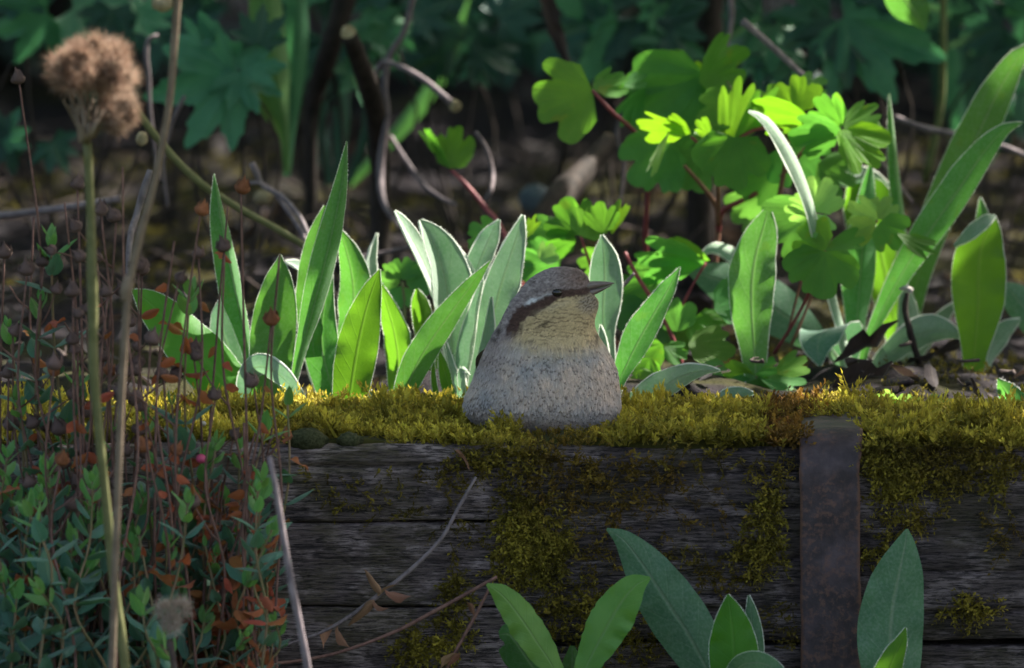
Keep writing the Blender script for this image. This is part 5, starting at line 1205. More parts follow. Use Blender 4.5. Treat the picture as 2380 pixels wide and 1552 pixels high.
# leaf litter, twigs and bark crumbs over the soil
def litter():
    V = []; F = []; UV = []; mi = []
    for k in range(420):
        y = 0.105 + 1.35 * R.random() ** 1.3; x = R.uniform(-0.34, 0.34) * (1 + y / 5)
        p = np.array([x, y, float(soil_z(np.array(x), np.array(y))) + R.uniform(0.0, 0.006)])
        a = R.uniform(0, 6.28); d = np.array([math.cos(a), math.sin(a), R.uniform(-.1, .5)]); d = nrm(d); b = len(V)
        if k % 3:
            L_ = R.uniform(0.008, 0.030); w_ = np.array([-math.sin(a), math.cos(a), R.uniform(-.6, .6)])
            mid = np.array([p + d * L_ * t + np.array([0, 0, 0.3 * L_ * t * t * R.uniform(-.2, 1)]) for t in np.linspace(0, 1, 7)])
            hw = R.uniform(0.15, 0.34) * L_ * np.sin(np.pi * (0.06 + 0.9 * np.linspace(0, 1, 7)))
            v_, f_, u_ = ribbon_geo(mid, hw, np.tile(nrm(w_), (7, 1)), np.full(7, R.uniform(-.6, .9)), .4, 5, k)
            V += v_; F += [tuple(q + b for q in f) for f in f_]; UV += u_; mi += [0] * len(f_)
        else:
            L_ = R.uniform(0.02, 0.09) if y > .4 else R.uniform(.006, .022); d[2] *= 0.4
            P = [p + d * L_ * t + np.array([R.uniform(-.003, .003), R.uniform(-.003, .003), 0.004 + R.uniform(0, .003)]) for t in np.linspace(0, 1, 5)]
            v_, f_ = tube_geo(smooth_path(np.array(P), 8), np.linspace(0.0012, 0.0005, 8) * R.uniform(.5, 1.3), 5)
            V += list(v_); F += [tuple(q + b for q in f) for f in f_]; UV += [(0, 0)] * len(v_); mi += [1] * len(f_)
    for k in range(110):      # dry fibres and bowed stalks lying over the litter
        y = 0.36 + 0.8 * R.random(); x = R.uniform(-0.3, 0.3) * (1 + y / 5); b = len(V)
        p = np.array([x, y, float(soil_z(np.array(x), np.array(y))) + R.uniform(.002, .012)]); a = R.uniform(-.9, .9) + R.choice((0, math.pi)); L_ = R.uniform(.04, .14)
        d = np.array([math.cos(a), math.sin(a) * .6, 0]); h = R.uniform(.002, .035); s_ = R.uniform(-.02, .02)
        P = [p + d * L_ * t + np.array([0, s_ * math.sin(3 * t), h * math.sin(math.pi * t) + R.uniform(-.001, .001)]) for t in np.linspace(0, 1, 6)]
        v_, f_ = tube_geo(smooth_path(np.array(P), 14), np.linspace(.0009, .0004, 14) * R.uniform(.5, 1.3), 5)
        V += list(v_); F += [tuple(q + b for q in f) for f in f_]; UV += [(0, 0)] * len(v_); mi += [1] * len(f_)
    o = add('leaf_litter', V, F, [M['litterleaf'], M['litter']], uv=UV, midx=mi)
    tag(o, 'dead leaves and twig scraps strewn over the dark bed soil', 'leaf litter', kind='stuff')
litter()
# foreground bits on the soil behind the strap
t = thing('twig', on_z(2155, 890, SOIL), 'upright broken brown twig with a pale frayed tip', 'twig')
stem('twig_stem', [(2108, 680, .245, 6), (2104, 715, .245, 7), (2112, 760, .245, 8), (2130, 820, .25, 8), (2150, 880, .255, 9), (2160, 915, .255, 9)], M['darkwood'], t, wob=.2)
stem('frayed_tip', [(2090, 672, .243, 3), (2104, 668, .243, 6), (2116, 674, .244, 6), (2122, 670, .244, 3)], M['pale'], t, wob=.4)
t = thing('twig', on_z(2230, 905, SOIL), 'long grey twig lying on the soil toward the silver-rimmed leaf', 'twig')
stem('twig_stem', [(1960, 905, .25, 5), (2040, 895, .24, 6), (2130, 888, .23, 7), (2230, 898, .2, 8), (2300, 925, .17, 9), (2350, 975, .13, 9)], M['litter'], t, wob=.25)
t = thing('twig', on_z(1650, 700, SOIL), 'short pale twig end poking out past the bird bill', 'twig')
stem('twig_stem', [(1398, 690, .18, 4), (1420, 676, .18, 5), (1452, 660, .18, 5), (1474, 634, .18, 3)], M['greytwig'], t, wob=.25)
def bark(label, u0, v0, u1, v1, y, th, seed, mat='bark'):
    a, b = at(u0, v0, y), at(u1, v1, y); a[2] -= 0.0; n = 16; V = []; F = []
    d = nrm(b - a); L_ = np.linalg.norm(b - a); w = 0.007
    for i in range(n):
        f = i / (n - 1); wd = w * (0.55 + 0.7 * float(vnoise(f * 5, 1, seed))) * min(1, 6 * f + .2, 6 * (1 - f) + .2)
        for j in range(8):
            an = 2 * math.pi * j / 8; V.append(a + d * L_ * f + np.array([0, wd * math.cos(an), th * math.sin(an) * (0.7 + .6 * float(vnoise(f * 7, j, seed))) + 0.0012 * math.sin(f * 5)]))
    for i in range(n - 1):
        for j in range(8): F.append((i * 8 + j, i * 8 + (j + 1) % 8, (i + 1) * 8 + (j + 1) % 8, (i + 1) * 8 + j))
    F += [tuple(range(8)), tuple((n - 1) * 8 + j for j in range(7, -1, -1))]
    tag(add('bark_chip', V, F, M[mat], origin=(a + b) / 2 - np.array([0, 0, th])), label, 'bark')
bark('flat purple-brown bark chip on the moss behind the strap', 1932, 942, 2085, 950, .112, .0016, 3)
bark('dark bark chip tilted among the soil crumbs by the arched-leaf rosette', 2030, 912, 2130, 870, .2, .0016, 6)
bark('grey bark chip at the foot of the arched-leaf rosette', 1840, 905, 1960, 890, .22, .0012, 9, 'litter')
bark('grey bark chip under the seedling leaves', 2010, 925, 2090, 895, .17, .0012, 12, 'litter')
bark('small brown bark flake lying on the moss by the strap', 2085, 968, 2125, 1000, .03, .0009, 15)
for (u, v, lab) in ((740, 968, 'tiny pinkish petal scrap on the moss'), (472, 935, 'tiny cream petal scrap in the moss beside the seed stems')):
    c_ = at(u, v, .02); c_[2] = TOP + .006
    tag(blob('petal', c_, (.0014, .001, .0011), M['pale'], u, n=8, origin=c_), lab, 'petal')
# ------------------------------------------------------------------ evergreen bushes with dry seed stems in front of the timber
def small_leaf(curl=0.25, fold=0.3, w=0.2, seed=0, wave=.1):
    m = 9; t = np.linspace(0, 1, m)
    mid = np.stack([0 * t, t - 0.10 * curl * t * t, curl * t * t * np.sign(curl + 1e-9) * (1 if curl > 0 else -1)], 1)
    hw = w * np.sin(np.pi * np.clip(0.03 + 0.97 * t ** 0.85, 0, 1)) ** 0.8 + 0.006
    V, F, UV = ribbon_geo(mid, hw, np.tile([1.0, 0, 0], (m, 1)), np.full(m, fold), wave, 5, seed)
    return V, F, UV
def variants(prefix, mat, specs):
    out = []
    for k, (cu, fo, w, wv) in enumerate(specs):
        V, F, UV = small_leaf(cu, fo, w, k, wv); out.append(make_mesh(prefix, np.array(V), F, UV, None, [mat]))
    return out
SPEC = [(-.25, .3, .23, .2), (-.4, .35, .21, .2), (.1, .25, .24, .25), (-.1, .4, .22, .2)]
LV_G = variants('leaf', M['subshrub'], SPEC); LV_T = variants('leaf', M['subshrub_tip'], SPEC)
LV_D = variants('leaf', M['deadleaf'], [(.4, .6, .24, .7), (-.5, .45, .27, .8), (.2, .8, .22, .7), (-.3, -.4, .28, .9)])
def capsule_mesh(mat, k):
    V = []; F = []; n = 12; m = 12; rr = random.Random(k)
    prof = [(0, .12), (.05, .30), (.18, .44), (.36, .48), (.55, .40), (.7, .26), (.82, .15), (.93, .10), (1.05, .05), (1.2, .02)]
    for (z, r) in prof:
        for j in range(m):
            a = 2 * math.pi * j / m; q = r * (1 + 0.10 * math.cos(5 * a) + rr.uniform(-.09, .09)); V.append((q * math.cos(a) + .08 * z * z, q * math.sin(a), z))
    for i in range(len(prof) - 1):
        for j in range(m): F.append((i * m + j, i * m + (j + 1) % m, (i + 1) * m + (j + 1) % m, (i + 1) * m + j))
    F.append(tuple(range(m - 1, -1, -1)))
    for s in range(3):   # dried sepals
        a = 2.1 * s + rr.random(); b = len(V); d = np.array([math.cos(a), math.sin(a), 0]); t = np.array([-math.sin(a), math.cos(a), 0])
        V += [tuple(d * .3 - t * .2 + [0, 0, .1]), tuple(d * .3 + t * .2 + [0, 0, .1]), tuple(d * .50 + t * .16 + [0, 0, .6]), tuple(d * .46 - t * .14 + [0, 0, .66]), tuple(d * rr.uniform(.1, .4) + [0, 0, 1.05])]
        F += [(b, b + 1, b + 2, b + 3), (b + 3, b + 2, b + 4)]
    return make_mesh('seed_capsule', np.array(V), F, None, None, [mat])
CAPS = [capsule_mesh(M['capsule'], 1), capsule_mesh(M['capsule_rust'], 2), capsule_mesh(M['capsule'], 3), capsule_mesh(M['capsule'], 4), capsule_mesh(M['capsule'], 6)]
def frame_from(d, up):
    d = nrm(d); x = nrm(np.cross(d, up)); z = np.cross(x, d); return np.array([x, d, z]).T
def mat4(Rm, s, p):
    m = np.eye(4); m[:3, :3] = Rm * s; m[:3, 3] = p; return m
def path_on(bush, tip, ub, y, bow):
    """from the ground below the frame to the tip (u, v)"""
    t = at(tip[0], tip[1], y); b = at(ub, 1700, y + R.uniform(-.01, .01)); g = b.copy(); g[2] = GROUND; g[0] += R.uniform(-.01, .01)
    w = [np.array([R.uniform(-.0055, .0055), R.uniform(-.004, .004), 0]) for _ in range(3)]
    m = (t + b) / 2 + np.array([bow, R.uniform(-.006, .006), 0])
    return smooth_path(np.array([g, b, (b + m) / 2 + w[0], m + w[1], (m + t) / 2 + w[2], t]), 34)
def leafy_shoot(bush, tip, ub, y, bow=0.0, gap=52, size=58, dead=0.0, r=4.5):
    P = path_on(bush, tip, ub, y, bow)
    V, F = tube_geo(P, np.linspace(r * 1.3, r * 0.55, len(P)) * px(y), 6, True, .1, R.randint(0, 99))
    st = add('stem', V, F, M['subshrub_stem'], bush)
    seg = np.linalg.norm(np.diff(P, axis=0), axis=1); cum = np.concatenate([[0], np.cumsum(seg)]); tot = cum[-1]
    s = 0.0; k = 0; az = R.uniform(0, 3.1)
    vis = (1640 - tip[1]) * px(y)
    while s < min(tot - 0.01, vis):
        f = tot - s; i = min(np.searchsorted(cum, f, side='right') - 1, len(P) - 2); q = (f - cum[i]) / seg[i]; p = P[i] * (1 - q) + P[i + 1] * q; d = nrm(P[i + 1] - P[i])
        a0 = nrm(np.cross(d, [0.1, 1, 0])); b0 = np.cross(d, a0)
        isdead = R.random() < dead * min(1, k / 3)
        for h in (0, math.pi):
            if R.random() < 0.10 and k > 1: continue
            a = az + k * math.pi / 2 + h + R.uniform(-.3, .3)
            o = a0 * math.cos(a) + b0 * math.sin(a)
            op = 0.25 + 0.16 * k if k < 4 else R.uniform(.75, 1.1)
            if isdead: op = R.uniform(.8, 1.9)
            ld = nrm(d * math.cos(op) + o * math.sin(op)); sz = size * (0.75 + 0.2 * min(k, 4)) * R.uniform(.8, 1.15) * px(y) * (0.75 if isdead else 1)
            me = R.choice(LV_D if isdead else (LV_T if k < 3 else LV_G))
            place('leaf', me, mat4(frame_from(ld, d + o * .01), sz, p), st)
        s += gap * px(y) * (0.35 + 0.2 * min(k, 4)) * R.uniform(.85, 1.15); k += 1
    return st
def seed_stem(bush, tip, ub, y, bow=0.0, capsize=34, branches=1, dead=3, r=3.6, rust=None):
    P = path_on(bush, tip, ub, y, bow)
    V, F = tube_geo(P, np.linspace(r * 1.35, r * 0.7, len(P)) * px(y), 6, True, .15, R.randint(0, 99))
    st = add('stem', V, F, M['deadstem'], bush)
    def cap(p, d, s): place('seed_capsule', R.choice(CAPS) if rust is None else CAPS[rust], mat4(frame_from(nrm(np.cross(d, [R.random(), 1, .2])), nrm(d))[:, [0, 1, 2]], s * px(y), p), st)
    d = nrm(P[-1] - P[-2])
    def orient(d): 
        z = nrm(d); x = nrm(np.cross(z, [0.2, 1, .1])); return np.array([x, np.cross(z, x), z]).T
    def putcap(p, d, s): place('seed_capsule', R.choice(CAPS) if rust is None else CAPS[rust], mat4(orient(d), s * px(y), p), st)
    if capsize: putcap(P[-1], d + np.array([R.uniform(-.5, .5), R.uniform(-.3, .3), 0]), capsize * R.uniform(.85, 1.15))
    for b in range(branches):
        i = len(P) - 3 - R.randint(0, 7); p = P[i]; sd = R.choice((-1, 1))
        dd = nrm(np.array([sd * R.uniform(.5, 1.1), R.uniform(-.5, .5), R.uniform(.3, 1.0)])); L_ = R.uniform(40, 110) * px(y)
        Q = smooth_path(np.array([p, p + dd * L_ * .5 + [0, 0, .001], p + dd * L_ + np.array([0, 0, R.uniform(0, .006)])]), 8)
        V, F = tube_geo(Q, np.linspace(r * .8, r * .5, 8) * px(y), 5); add('side_stem', V, F, M['deadstem'], bush)
        if capsize: putcap(Q[-1], Q[-1] - Q[-2] + np.array([0, 0, .0005]), capsize * R.uniform(.75, 1.05))
    for k in range(dead):
        i = R.randint(14, len(P) - 3); p = P[i]; a = R.uniform(0, 6.28); ld = nrm(np.array([math.cos(a), math.sin(a) * .6, R.uniform(-1.0, .5)]))
        place('dead_leaf', R.choice(LV_D), mat4(frame_from(ld, [R.random(), -1, .3]), R.uniform(28, 50) * px(y), p), st)
def bush_loc(u): 
    p = at(u, 1600, -.08); p[2] = GROUND; return p
BU = [thing('evergreen_bush', bush_loc(110), 'low bush of narrow blue-green leaves below the brown fluffy seedhead', 'bush'),
      thing('evergreen_bush', bush_loc(320), 'low blue-green bush around the small white fluffy seedhead', 'bush'),
      thing('evergreen_bush', bush_loc(530), 'low bush with many rusty dead leaves against the stacked boards', 'bush')]
def which(u): return BU[0] if u < 215 else (BU[1] if u < 425 else BU[2])
R.seed(5)
LIVE = [(118, 560, 150, -.05, 60), (440, 688, 455, -.05, 62), (216, 1120, 260, -.10, 56), (63, 1185, 130, -.12, 56), (83, 1158, 60, -.08, 54), (169, 1245, 190, -.09, 52), (352, 1076, 330, -.07, 46),
    (329, 1396, 320, -.12, 52), (374, 1497, 370, -.13, 50), (503, 1030, 470, -.06, 46), (557, 1044, 545, -.06, 44), (5, 1340, 20, -.10, 56), (90, 1367, 170, -.13, 50), (620, 985, 540, -.05, 58), (668, 925, 560, -.045, 50),
    (480, 1075, 420, -.06, 60), (300, 1240, 300, -.06, 48), (20, 1130, 30, -.06, 50), (130, 1300, 120, -.06, 50), (590, 1130, 560, -.05, 44), (520, 1160, 510, -.05, 46), (20, 760, 40, -.04, 44), (180, 860, 190, -.045, 48),
    (95, 700, 60, -.05, 48), (265, 1000, 270, -.05, 44), (40, 930, 20, -.05, 46), (150, 990, 160, -.05, 44), (400, 940, 410, -.05, 44), (340, 960, 350, -.045, 40)]
for (u, v, ub, y, sz) in LIVE:
    leafy_shoot(which(u), (u, v), ub, y, R.uniform(-.006, .006), 50, sz, dead=0.05 if u < 430 else .3)
for k in range(62):
    u = R.uniform(-40, 640); v = R.uniform(1090, 1480) if u > 60 else R.uniform(980, 1450)
    leafy_shoot(which(u), (u, v), u + R.uniform(-50, 50), R.uniform(-.10, -.015), R.uniform(-.008, .008), 50, R.uniform(34, 60), dead=0.06 if u < 400 else .45)
SEED = [(62, 640, 90, 38, 1), (10, 600, 30, 36, 0), (78, 505, 80, 0, 2), (180, 440, 230, 34, 1), (235, 500, 240, 40, 3), (270, 515, 285, 36, 2), (322, 632, 320, 40, 0), (465, 500, 470, 34, 1), (462, 600, 440, 34, 0), (522, 585, 600, 38, 1),
    (415, 655, 425, 30, 0), (630, 755, 620, 36, 0), (560, 450, 560, 34, 0), (225, 610, 210, 34, 2), (170, 690, 150, 40, 1), (285, 388, 275, 0, 0), (650, 590, 640, 0, 0), (125, 860, 130, 42, 1), (205, 1070, 200, 44, 1), (290, 930, 310, 44, 1),
    (30, 1000, 40, 44, 1), (45, 195, 60, 34, 1), (150, 470, 170, 0, 2), (330, 640, 340, 38, 2), (200, 730, 215, 36, 2), (100, 620, 110, 34, 1), (30, 780, 50, 36, 1), (350, 800, 370, 38, 1), (380, 880, 400, 36, 1), (500, 930, 480, 34, 1),
    (590, 900, 580, 32, 0), (450, 820, 480, 34, 1), (20, 880, 10, 42, 1), (240, 840, 250, 40, 2), (170, 800, 180, 36, 1), (300, 760, 300, 34, 2), (530, 480, 545, 0, 0), (405, 560, 410, 0, 0), (250, 690, 262, 34, 2), (140, 1010, 120, 44, 1), (340, 1050, 330, 40, 1)]
for k, (u, v, ub, cs, br) in enumerate(SEED):
    seed_stem(which(u), (u, v), ub, R.uniform(-.09, -.03), R.uniform(-.008, .008), cs, br, R.randint(0, 3) if u < 200 else R.randint(1, 5), 3.4)
for k in range(16):
    u = R.uniform(380, 640); seed_stem(BU[2] if u > 425 else BU[1], (u, R.uniform(980, 1250)), u + R.uniform(-40, 30), R.uniform(-.07, -.02), R.uniform(-.008, .008), 0, 1, 10, 3.6)
for k in range(8):
    u = R.uniform(0, 380); seed_stem(which(u), (u, R.uniform(950, 1250)), u + R.uniform(-40, 40), R.uniform(-.10, -.02), R.uniform(-.01, .01), 38, 1, 2, 3.6)
c_ = at(468, 1066, -.062); tag(blob('flower_bud', c_, (.0022, .002, .0018), M['pink'], 3, n=8, origin=c_), 'tiny pink flower bud among the blue-green leaves', 'bud')

# ------------------------------------------------------------------ fluffy seedheads on stalks
def fluff(parent, centres, cols, cnt, ln, seed, core=0.75, wid=0.00011, name='fluff'):
    rr = np.random.default_rng(seed); Vs = []; Cs = []
    for (u, v, y, ru, rv, axis) in centres:
        c = at(u, v, y); n = int(cnt * ru * rv / 2500)
        d = rr.normal(size=(n, 3)); d /= np.linalg.norm(d, axis=1, keepdims=True)
        ax = nrm(np.array(axis)); d = d + ax * 0.45; d /= np.linalg.norm(d, axis=1, keepdims=True)
        s = np.array([ru, (ru + rv) / 2, rv]) * px(y)
        p = c + d * s * (core * rr.uniform(0.2, 1.0, (n, 1)) ** 0.5)
        dd = d + rr.normal(0, .35, (n, 3)) + ax * .25; dd /= np.linalg.norm(dd, axis=1, keepdims=True)
        L_ = ln * px(y) * rr.uniform(.5, 1.2, (n, 1)); w = np.cross(dd, rr.normal(size=(n, 3))); w /= np.linalg.norm(w, axis=1, keepdims=True); w *= wid
        b = rr.normal(0, .12, (n, 3)) * L_
        Vs += [np.stack([p - w, p + w, p + dd * L_ + b], 1)]
        cc = (np.array(cols)[rr.integers(0, len(cols))][None] * .35 + np.array(cols)[rr.integers(0, len(cols), n)] * .65) * rr.uniform(.7, 1.25, (n, 1)); Cs += [np.stack([cc * .8, cc * .8, cc * 1.1], 1)]
    o = add_tris(name, np.concatenate(Vs).reshape(-1, 3), np.concatenate(Cs).reshape(-1, 3), M['fluff'], parent); o['kind'] = 'stuff'
b = at(290, 1600, -.2); b[2] = GROUND
t = thing('seedhead', b, 'large brown fluffy seedhead on a tall blurred olive stalk', 'seedhead')
Y = -.2
stem('stalk', [(202, 330, Y, 11), (207, 420, Y, 10), (212, 560, Y, 11), (215, 700, Y, 13), (218, 860, Y, 12), (230, 1000, Y, 11), (248, 1180, Y, 11), (268, 1380, Y, 12), (292, 1560, Y, 13), (330, 1900, Y, 14)], M['olive'], t, n=40)
BR = [(0.28, .165, .11), (.38, .25, .17), (.14, .075, .05), (.19, .10, .07), (.56, .43, .33)]
HD = []
for k in range(120):
    a = R.uniform(0, 6.28); q = R.random() ** .5
    if k % 4: u_, v_ = 214 + 92 * q * math.cos(a), 172 - 72 * q * math.sin(a) * (1 if math.sin(a) > 0 else .45)
    else: u_, v_ = 272 + 30 * q * math.cos(a), 250 + 48 * q * math.sin(a)
    r_ = R.uniform(7, 14); HD.append((u_, v_, Y + R.uniform(-.02, .02), r_, r_, ((u_ - 205) / 110, R.uniform(-.8, .2), (260 - v_) / 150)))
fluff(t, HD, BR, 5600, 34, 5, core=.7, wid=.00012)
for k in range(26):
    a = R.uniform(-.75, .75); u1 = 205 + math.sin(a) * 95; v1 = 330 - math.cos(a) * R.uniform(80, 150)
    stem('bract', [(202 + R.uniform(-5, 5), 335, Y, 4), (203 + (u1 - 203) * .3, 300, Y + R.uniform(-.01, .01), 6), (u1, v1, Y + R.uniform(-.012, .012), 1.5)], M['straw'], t, n=6, k=5)
for pts in ([(195, 330, Y, 12), (188, 285, Y, 12), (182, 240, Y, 9)], [(215, 318, Y, 8), (232, 285, Y, 8), (252, 250, Y, 6)]): stem('bract', pts, M['straw'], t, n=8)
t = thing('seedhead_stalk', at(290, 1600, -.22) * np.array([1, 1, 0]), 'tall blurred straw-coloured dry stalk crossing in front of the bushes', 'dry stalk')
Y = -.22
stem('stalk', [(418, -80, Y, 9), (408, 60, Y, 9), (398, 200, Y, 9), (378, 330, Y, 9), (352, 450, Y, 9), (322, 560, Y, 10), (298, 680, Y, 10), (285, 860, Y, 9), (275, 1100, Y, 9), (262, 1500, Y, 9), (250, 1900, Y, 9)], M['straw'], t, n=44)
stem('node', [(300, 640, Y, 10), (296, 665, Y, 15), (290, 700, Y, 10)], M['straw'], t, n=8)
b = at(410, 1600, -.16); b[2] = GROUND
t = thing('seedhead', b, 'small pale fluffy seedhead low among the blue-green bushes', 'seedhead')
Y = -.16
stem('stalk', [(395, 1490, Y, 9), (402, 1530, Y, 7), (410, 1600, Y, 7), (415, 1900, Y, 8)], M['litter'], t)
fluff(t, [(385, 1420, Y, 22, 24, (-.3, -.2, .8)), (420, 1415, Y, 24, 24, (.5, -.2, .7)), (400, 1450, Y, 24, 30, (0, -.4, .3))], [(.50, .42, .36), (.60, .53, .47), (.40, .30, .24)], 1900, 26, 9)
# stalks across the timber face
t = thing('dry_stalk', at(740, 1700, -.2) * np.array([1, 1, 0]), 'straight bare grey stalk standing in front of the stacked boards', 'dry stalk')
stem('stalk', [(626, 1060, -.2, 6), (640, 1130, -.2, 7), (658, 1240, -.2, 8), (680, 1370, -.2, 9), (700, 1470, -.2, 9), (716, 1560, -.2, 10), (760, 1850, -.2, 10), (800, 2150, -.2, 10)], M['greytwig'], t, n=36)
M['tanleaf'] = leaf_mat('curled_dry_leaf', (0.20, 0.095, 0.052), (0.33, 0.185, 0.115), (0.3, 0.14, 0.06), 0.25, (0.3, 0.2, 0.12), 0.4, 0.1, 0.75, 5, 0.2)
LV_C = variants('dead_leaf', M['tanleaf'], [(.8, 1.1, .15, 1.2), (-.9, .9, .17, 1.3), (.6, 1.4, .13, 1.0)])
def curl(par, u, v, y, ph, L_, fold=.7, w=.2):
    k = R.choice(LV_C); p = at(u, v, y); B = basis(ph, R.uniform(-30, 30), R.uniform(-60, 60)); place('dead_leaf', k, mat4(B, L_ * px(y), p), par)
t = thing('dry_sprig', at(620, 1560, -.02) * np.array([1, 1, 0]), 'thin dry sprig with curled brown leaves slanting up across the boards', 'dry stalk')
stem('stalk', [(1106, 1108, -.006, 4), (1060, 1190, -.007, 4.5), (1030, 1245, -.008, 5), (980, 1300, -.010, 5), (920, 1352, -.012, 5.5), (868, 1392, -.014, 6), (800, 1440, -.016, 5), (740, 1472, -.018, 4), (660, 1500, -.02, 4), (560, 1540, -.03, 4), (480, 1640, -.05, 4)], M['greytwig'], t, n=44)
for (u, v, ph, L_) in ((885, 1380, 110, 50), (895, 1370, 320, 62), (870, 1394, 205, 62), (868, 1395, 300, 44), (782, 1452, 210, 60), (785, 1455, 270, 56), (880, 1385, 60, 40), (720, 1480, 230, 46), (700, 1484, 280, 40)): curl(t, u, v, -.016, ph, L_)
t = thing('dry_sprig', at(560, 1560, -.03) * np.array([1, 1, 0]), 'long thin reddish stem curving low across the boards to the light green leaves', 'dry stalk')
stem('stalk', [(1155, 1340, -.012, 4), (1090, 1376, -.013, 4.5), (1010, 1420, -.015, 5), (930, 1462, -.017, 4.5), (850, 1495, -.02, 4), (760, 1523, -.024, 4), (660, 1540, -.03, 4), (560, 1545, -.04, 4), (420, 1600, -.06, 4)], M['deadstem'], t, n=40)
t = thing('dry_sprig', at(1040, 1560, -.02) * np.array([1, 1, 0]), 'short brown dry stem leaning between the boards and the light green leaves', 'dry stalk')
stem('stalk', [(1138, 1365, -.016, 3.5), (1110, 1420, -.016, 4), (1080, 1475, -.017, 4), (1050, 1530, -.018, 4), (1000, 1640, -.02, 4)], M['deadstem'], t, n=20)
curl(t, 1062, 1520, -.02, 200, 50); curl(t, 1100, 1430, -.018, 100, 36); curl(t, 1040, 1545, -.02, 40, 44)
c_ = at(1068, 1052, -.003); o_ = None
t = thing('dry_leaf', c_, 'small curled brown leaf stuck on the timber below the moss', 'dry leaf'); curl(t, 1058, 1048, -.004, 330, 46)
for (u, v, ph, L_, lab) in ((455, 715, 190, 60, 0),): pass
# ------------------------------------------------------------------ unseen shrub added to shade the bed (stands behind, above the picture)
SPOTS = [ # u, v, y, radius in metres: where canopy leaves are cut away to let the sun in
 (955, 550, .165, .026), (1015, 610, .158, .026), (1195, 580, .15, .020), (1170, 690, .15, .008), (860, 690, .126, .006), (925, 740, .162, .008), (850, 600, .172, .006), (700, 830, .13, .008), (560, 740, .155, .006),
 (540, 890, .15, .008), (868, 580, .2, .012), (690, 615, .2, .010), (1060, 870, .135, .005), (1000, 850, .128, .006),
 (1720, 230, .28, .010), (1840, 262, .275, .008), (2000, 320, .265, .008), (1560, 290, .27, .010), (1440, 500, .25, .007), (1790, 285, .213, .028), (1850, 400, .215, .022), (1640, 590, .26, .006),
 (1985, 830, .26, .006), (2030, 790, .25, .006), (1960, 425, .31, .008), (2060, 640, .31, .008), (2340, 900, .15, .006),
 (1500, 760, .135, .006), (215, 140, -.2, .014), (1250, 520, .25, .006)]
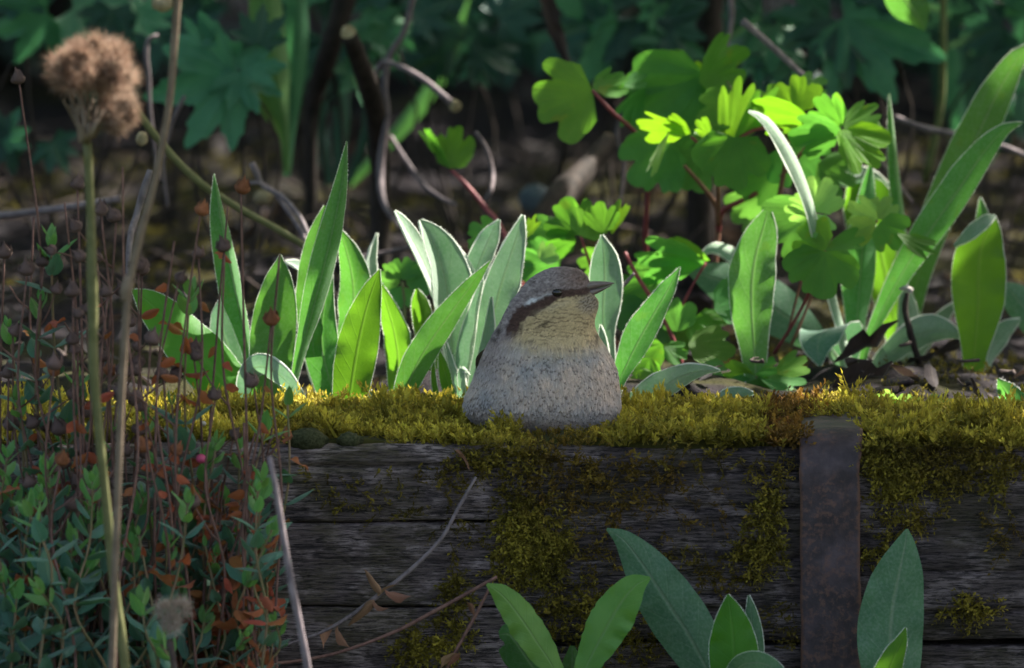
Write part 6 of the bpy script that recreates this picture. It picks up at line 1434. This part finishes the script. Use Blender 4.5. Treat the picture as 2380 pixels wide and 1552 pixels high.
def canopy():
    b = np.array([0.75, 1.25, SOIL - .01])
    t = thing('added_shade_shrub', b, 'unseen leafy shrub added over the bed to shade it, with gaps cut for sun spots', 'shrub')
    V, F = tube_geo(smooth_path(np.array([b, b + [0, -.05, .35], b + [-.15, -.2, .75], b + [-.45, -.5, .95]]), 16), np.linspace(.028, .010, 16), 9, True, .1); add('trunk', V, F, M['darkwood'], t)
    for k in range(9):
        p0 = b + np.array([-.1, -.15, .55 + .04 * k]); p2 = np.array([R.uniform(-.6, 1.1), R.uniform(.1, 1.6), R.uniform(.6, 1.0)]); V, F = tube_geo(smooth_path(np.array([p0, (p0 + p2) / 2 + [0, 0, .08], p2]), 10), np.linspace(.012, .003, 10), 6); add('branch', V, F, M['darkwood'], t)
    S = np.array([at(u, v, y) for (u, v, y, r) in SPOTS]); RR = np.array([r for *_, r in SPOTS])
    n = 19000; rr = np.random.default_rng(21)
    Pc = np.stack([rr.uniform(-.7, 1.5, n), rr.uniform(-.45, 2.4, n), .48 + .65 * rr.uniform(0, 1, n) ** 1.0], 1)
    bq = at(1260, 850, .045) + SUN * .45; Pc = np.concatenate([Pc] + [at(u_, v_, y_) + SUN * .5 + rr.normal(0, 1, (110, 3)) * np.array([.05, .05, .03]) for (u_, v_, y_) in ((1320, 1430, -.05), (1620, 1450, -.05), (300, 1100, -.06), (120, 1300, -.08), (520, 1250, -.05), (2080, 1420, -.04))] + [bq + rr.normal(0, 1, (170, 3)) * np.array([.035, .035, .03])]); n = len(Pc)  # extra leaf clumps added to shade the bird, bushes and front leaves
    keep = np.ones(n, bool)
    for s, r in zip(S, RR):
        w = Pc - s; a = w @ SUN; dist = np.linalg.norm(w - a[:, None] * SUN, axis=1); keep &= ~((dist < r + .013) & (a > 0))  # clears leaves along the sun ray so each spot is lit
    Pc = Pc[keep]; n = len(Pc)
    a = rr.uniform(0, 2 * math.pi, n); d = np.stack([np.cos(a), np.sin(a), rr.uniform(-.6, .2, n)], 1); d /= np.linalg.norm(d, axis=1, keepdims=True)
    w = np.cross(d, np.array([0, 0, 1.0]) + rr.normal(0, .35, (n, 3))); w /= np.linalg.norm(w, axis=1, keepdims=True); nn = np.cross(w, d)
    L = rr.uniform(.026, .050, n)[:, None]; W = L * .27
    rows = [(-.5, .02, 0), (-.25, .8, .02), (.05, 1.0, .03), (.3, .65, .0), (.5, .02, -.06)]
    Vs = []
    for (t0, w0, h0), (t1, w1, h1) in zip(rows[:-1], rows[1:]):
        for s in (-1, 1):
            A = Pc + d * L * t0 + nn * L * h0; Bq = Pc + d * L * t1 + nn * L * h1
            Vs.append(np.stack([A, A + w * W * w0 * s + nn * W * w0 * .3, Bq + w * W * w1 * s + nn * W * w1 * .3, Bq], 1))
    V = np.concatenate([v.reshape(-1, 3) for v in Vs])
    o = add_tris('crown', V, None, M['canopy'], t, k=4); o['kind'] = 'stuff'
    o.data.uv_layers.new(name='UVMap')
canopy()
def hedge():  # dark foliage added to hide the bright ground past the canopy
    t = thing('hedge', (0, 1.75, SOIL - .01), 'dense dark evergreen hedge added to cover the sunlit soil behind the bed', 'hedge')
    for k in range(26):
        x = -1.6 + 3.2 * k / 25 + R.uniform(-.05, .05); V, F = tube_geo(smooth_path(np.array([[x, 1.7, SOIL - .01], [x + R.uniform(-.05, .05), 1.72, .45], [x + R.uniform(-.1, .1), 1.75, .9]]), 8), np.linspace(.012, .005, 8), 6, True, .1); add('stem', V, F, M['darkwood'], t)
    rr = np.random.default_rng(5); n = 26000
    P = np.stack([rr.uniform(-1.8, 1.8, n), rr.uniform(1.5, 2.4, n), SOIL + .95 * rr.uniform(0, 1, n)], 1)
    a = rr.uniform(0, 2 * math.pi, n); d = np.stack([np.cos(a), np.sin(a), rr.uniform(-.8, .3, n)], 1); d /= np.linalg.norm(d, axis=1, keepdims=True)
    w = np.cross(d, rr.normal(0, .5, (n, 3)) + [0, -.4, 1]); w /= np.linalg.norm(w, axis=1, keepdims=True); nn = np.cross(w, d); L = rr.uniform(.03, .06, n)[:, None]; W = L * .28
    rows = [(-.5, .02), (-.2, .9), (.1, 1.0), (.5, .02)]; Vs = []
    for (t0, w0), (t1, w1) in zip(rows[:-1], rows[1:]):
        for s in (-1, 1): Vs.append(np.stack([P + d * L * t0, P + d * L * t0 + (w * s + nn * .3) * W * w0, P + d * L * t1 + (w * s + nn * .3) * W * w1, P + d * L * t1], 1))
    o = add_tris('foliage', np.concatenate([v.reshape(-1, 3) for v in Vs]), None, M['bgleaf2'], t, k=4); o['kind'] = 'stuff'; o.data.uv_layers.new(name='UVMap')
hedge()
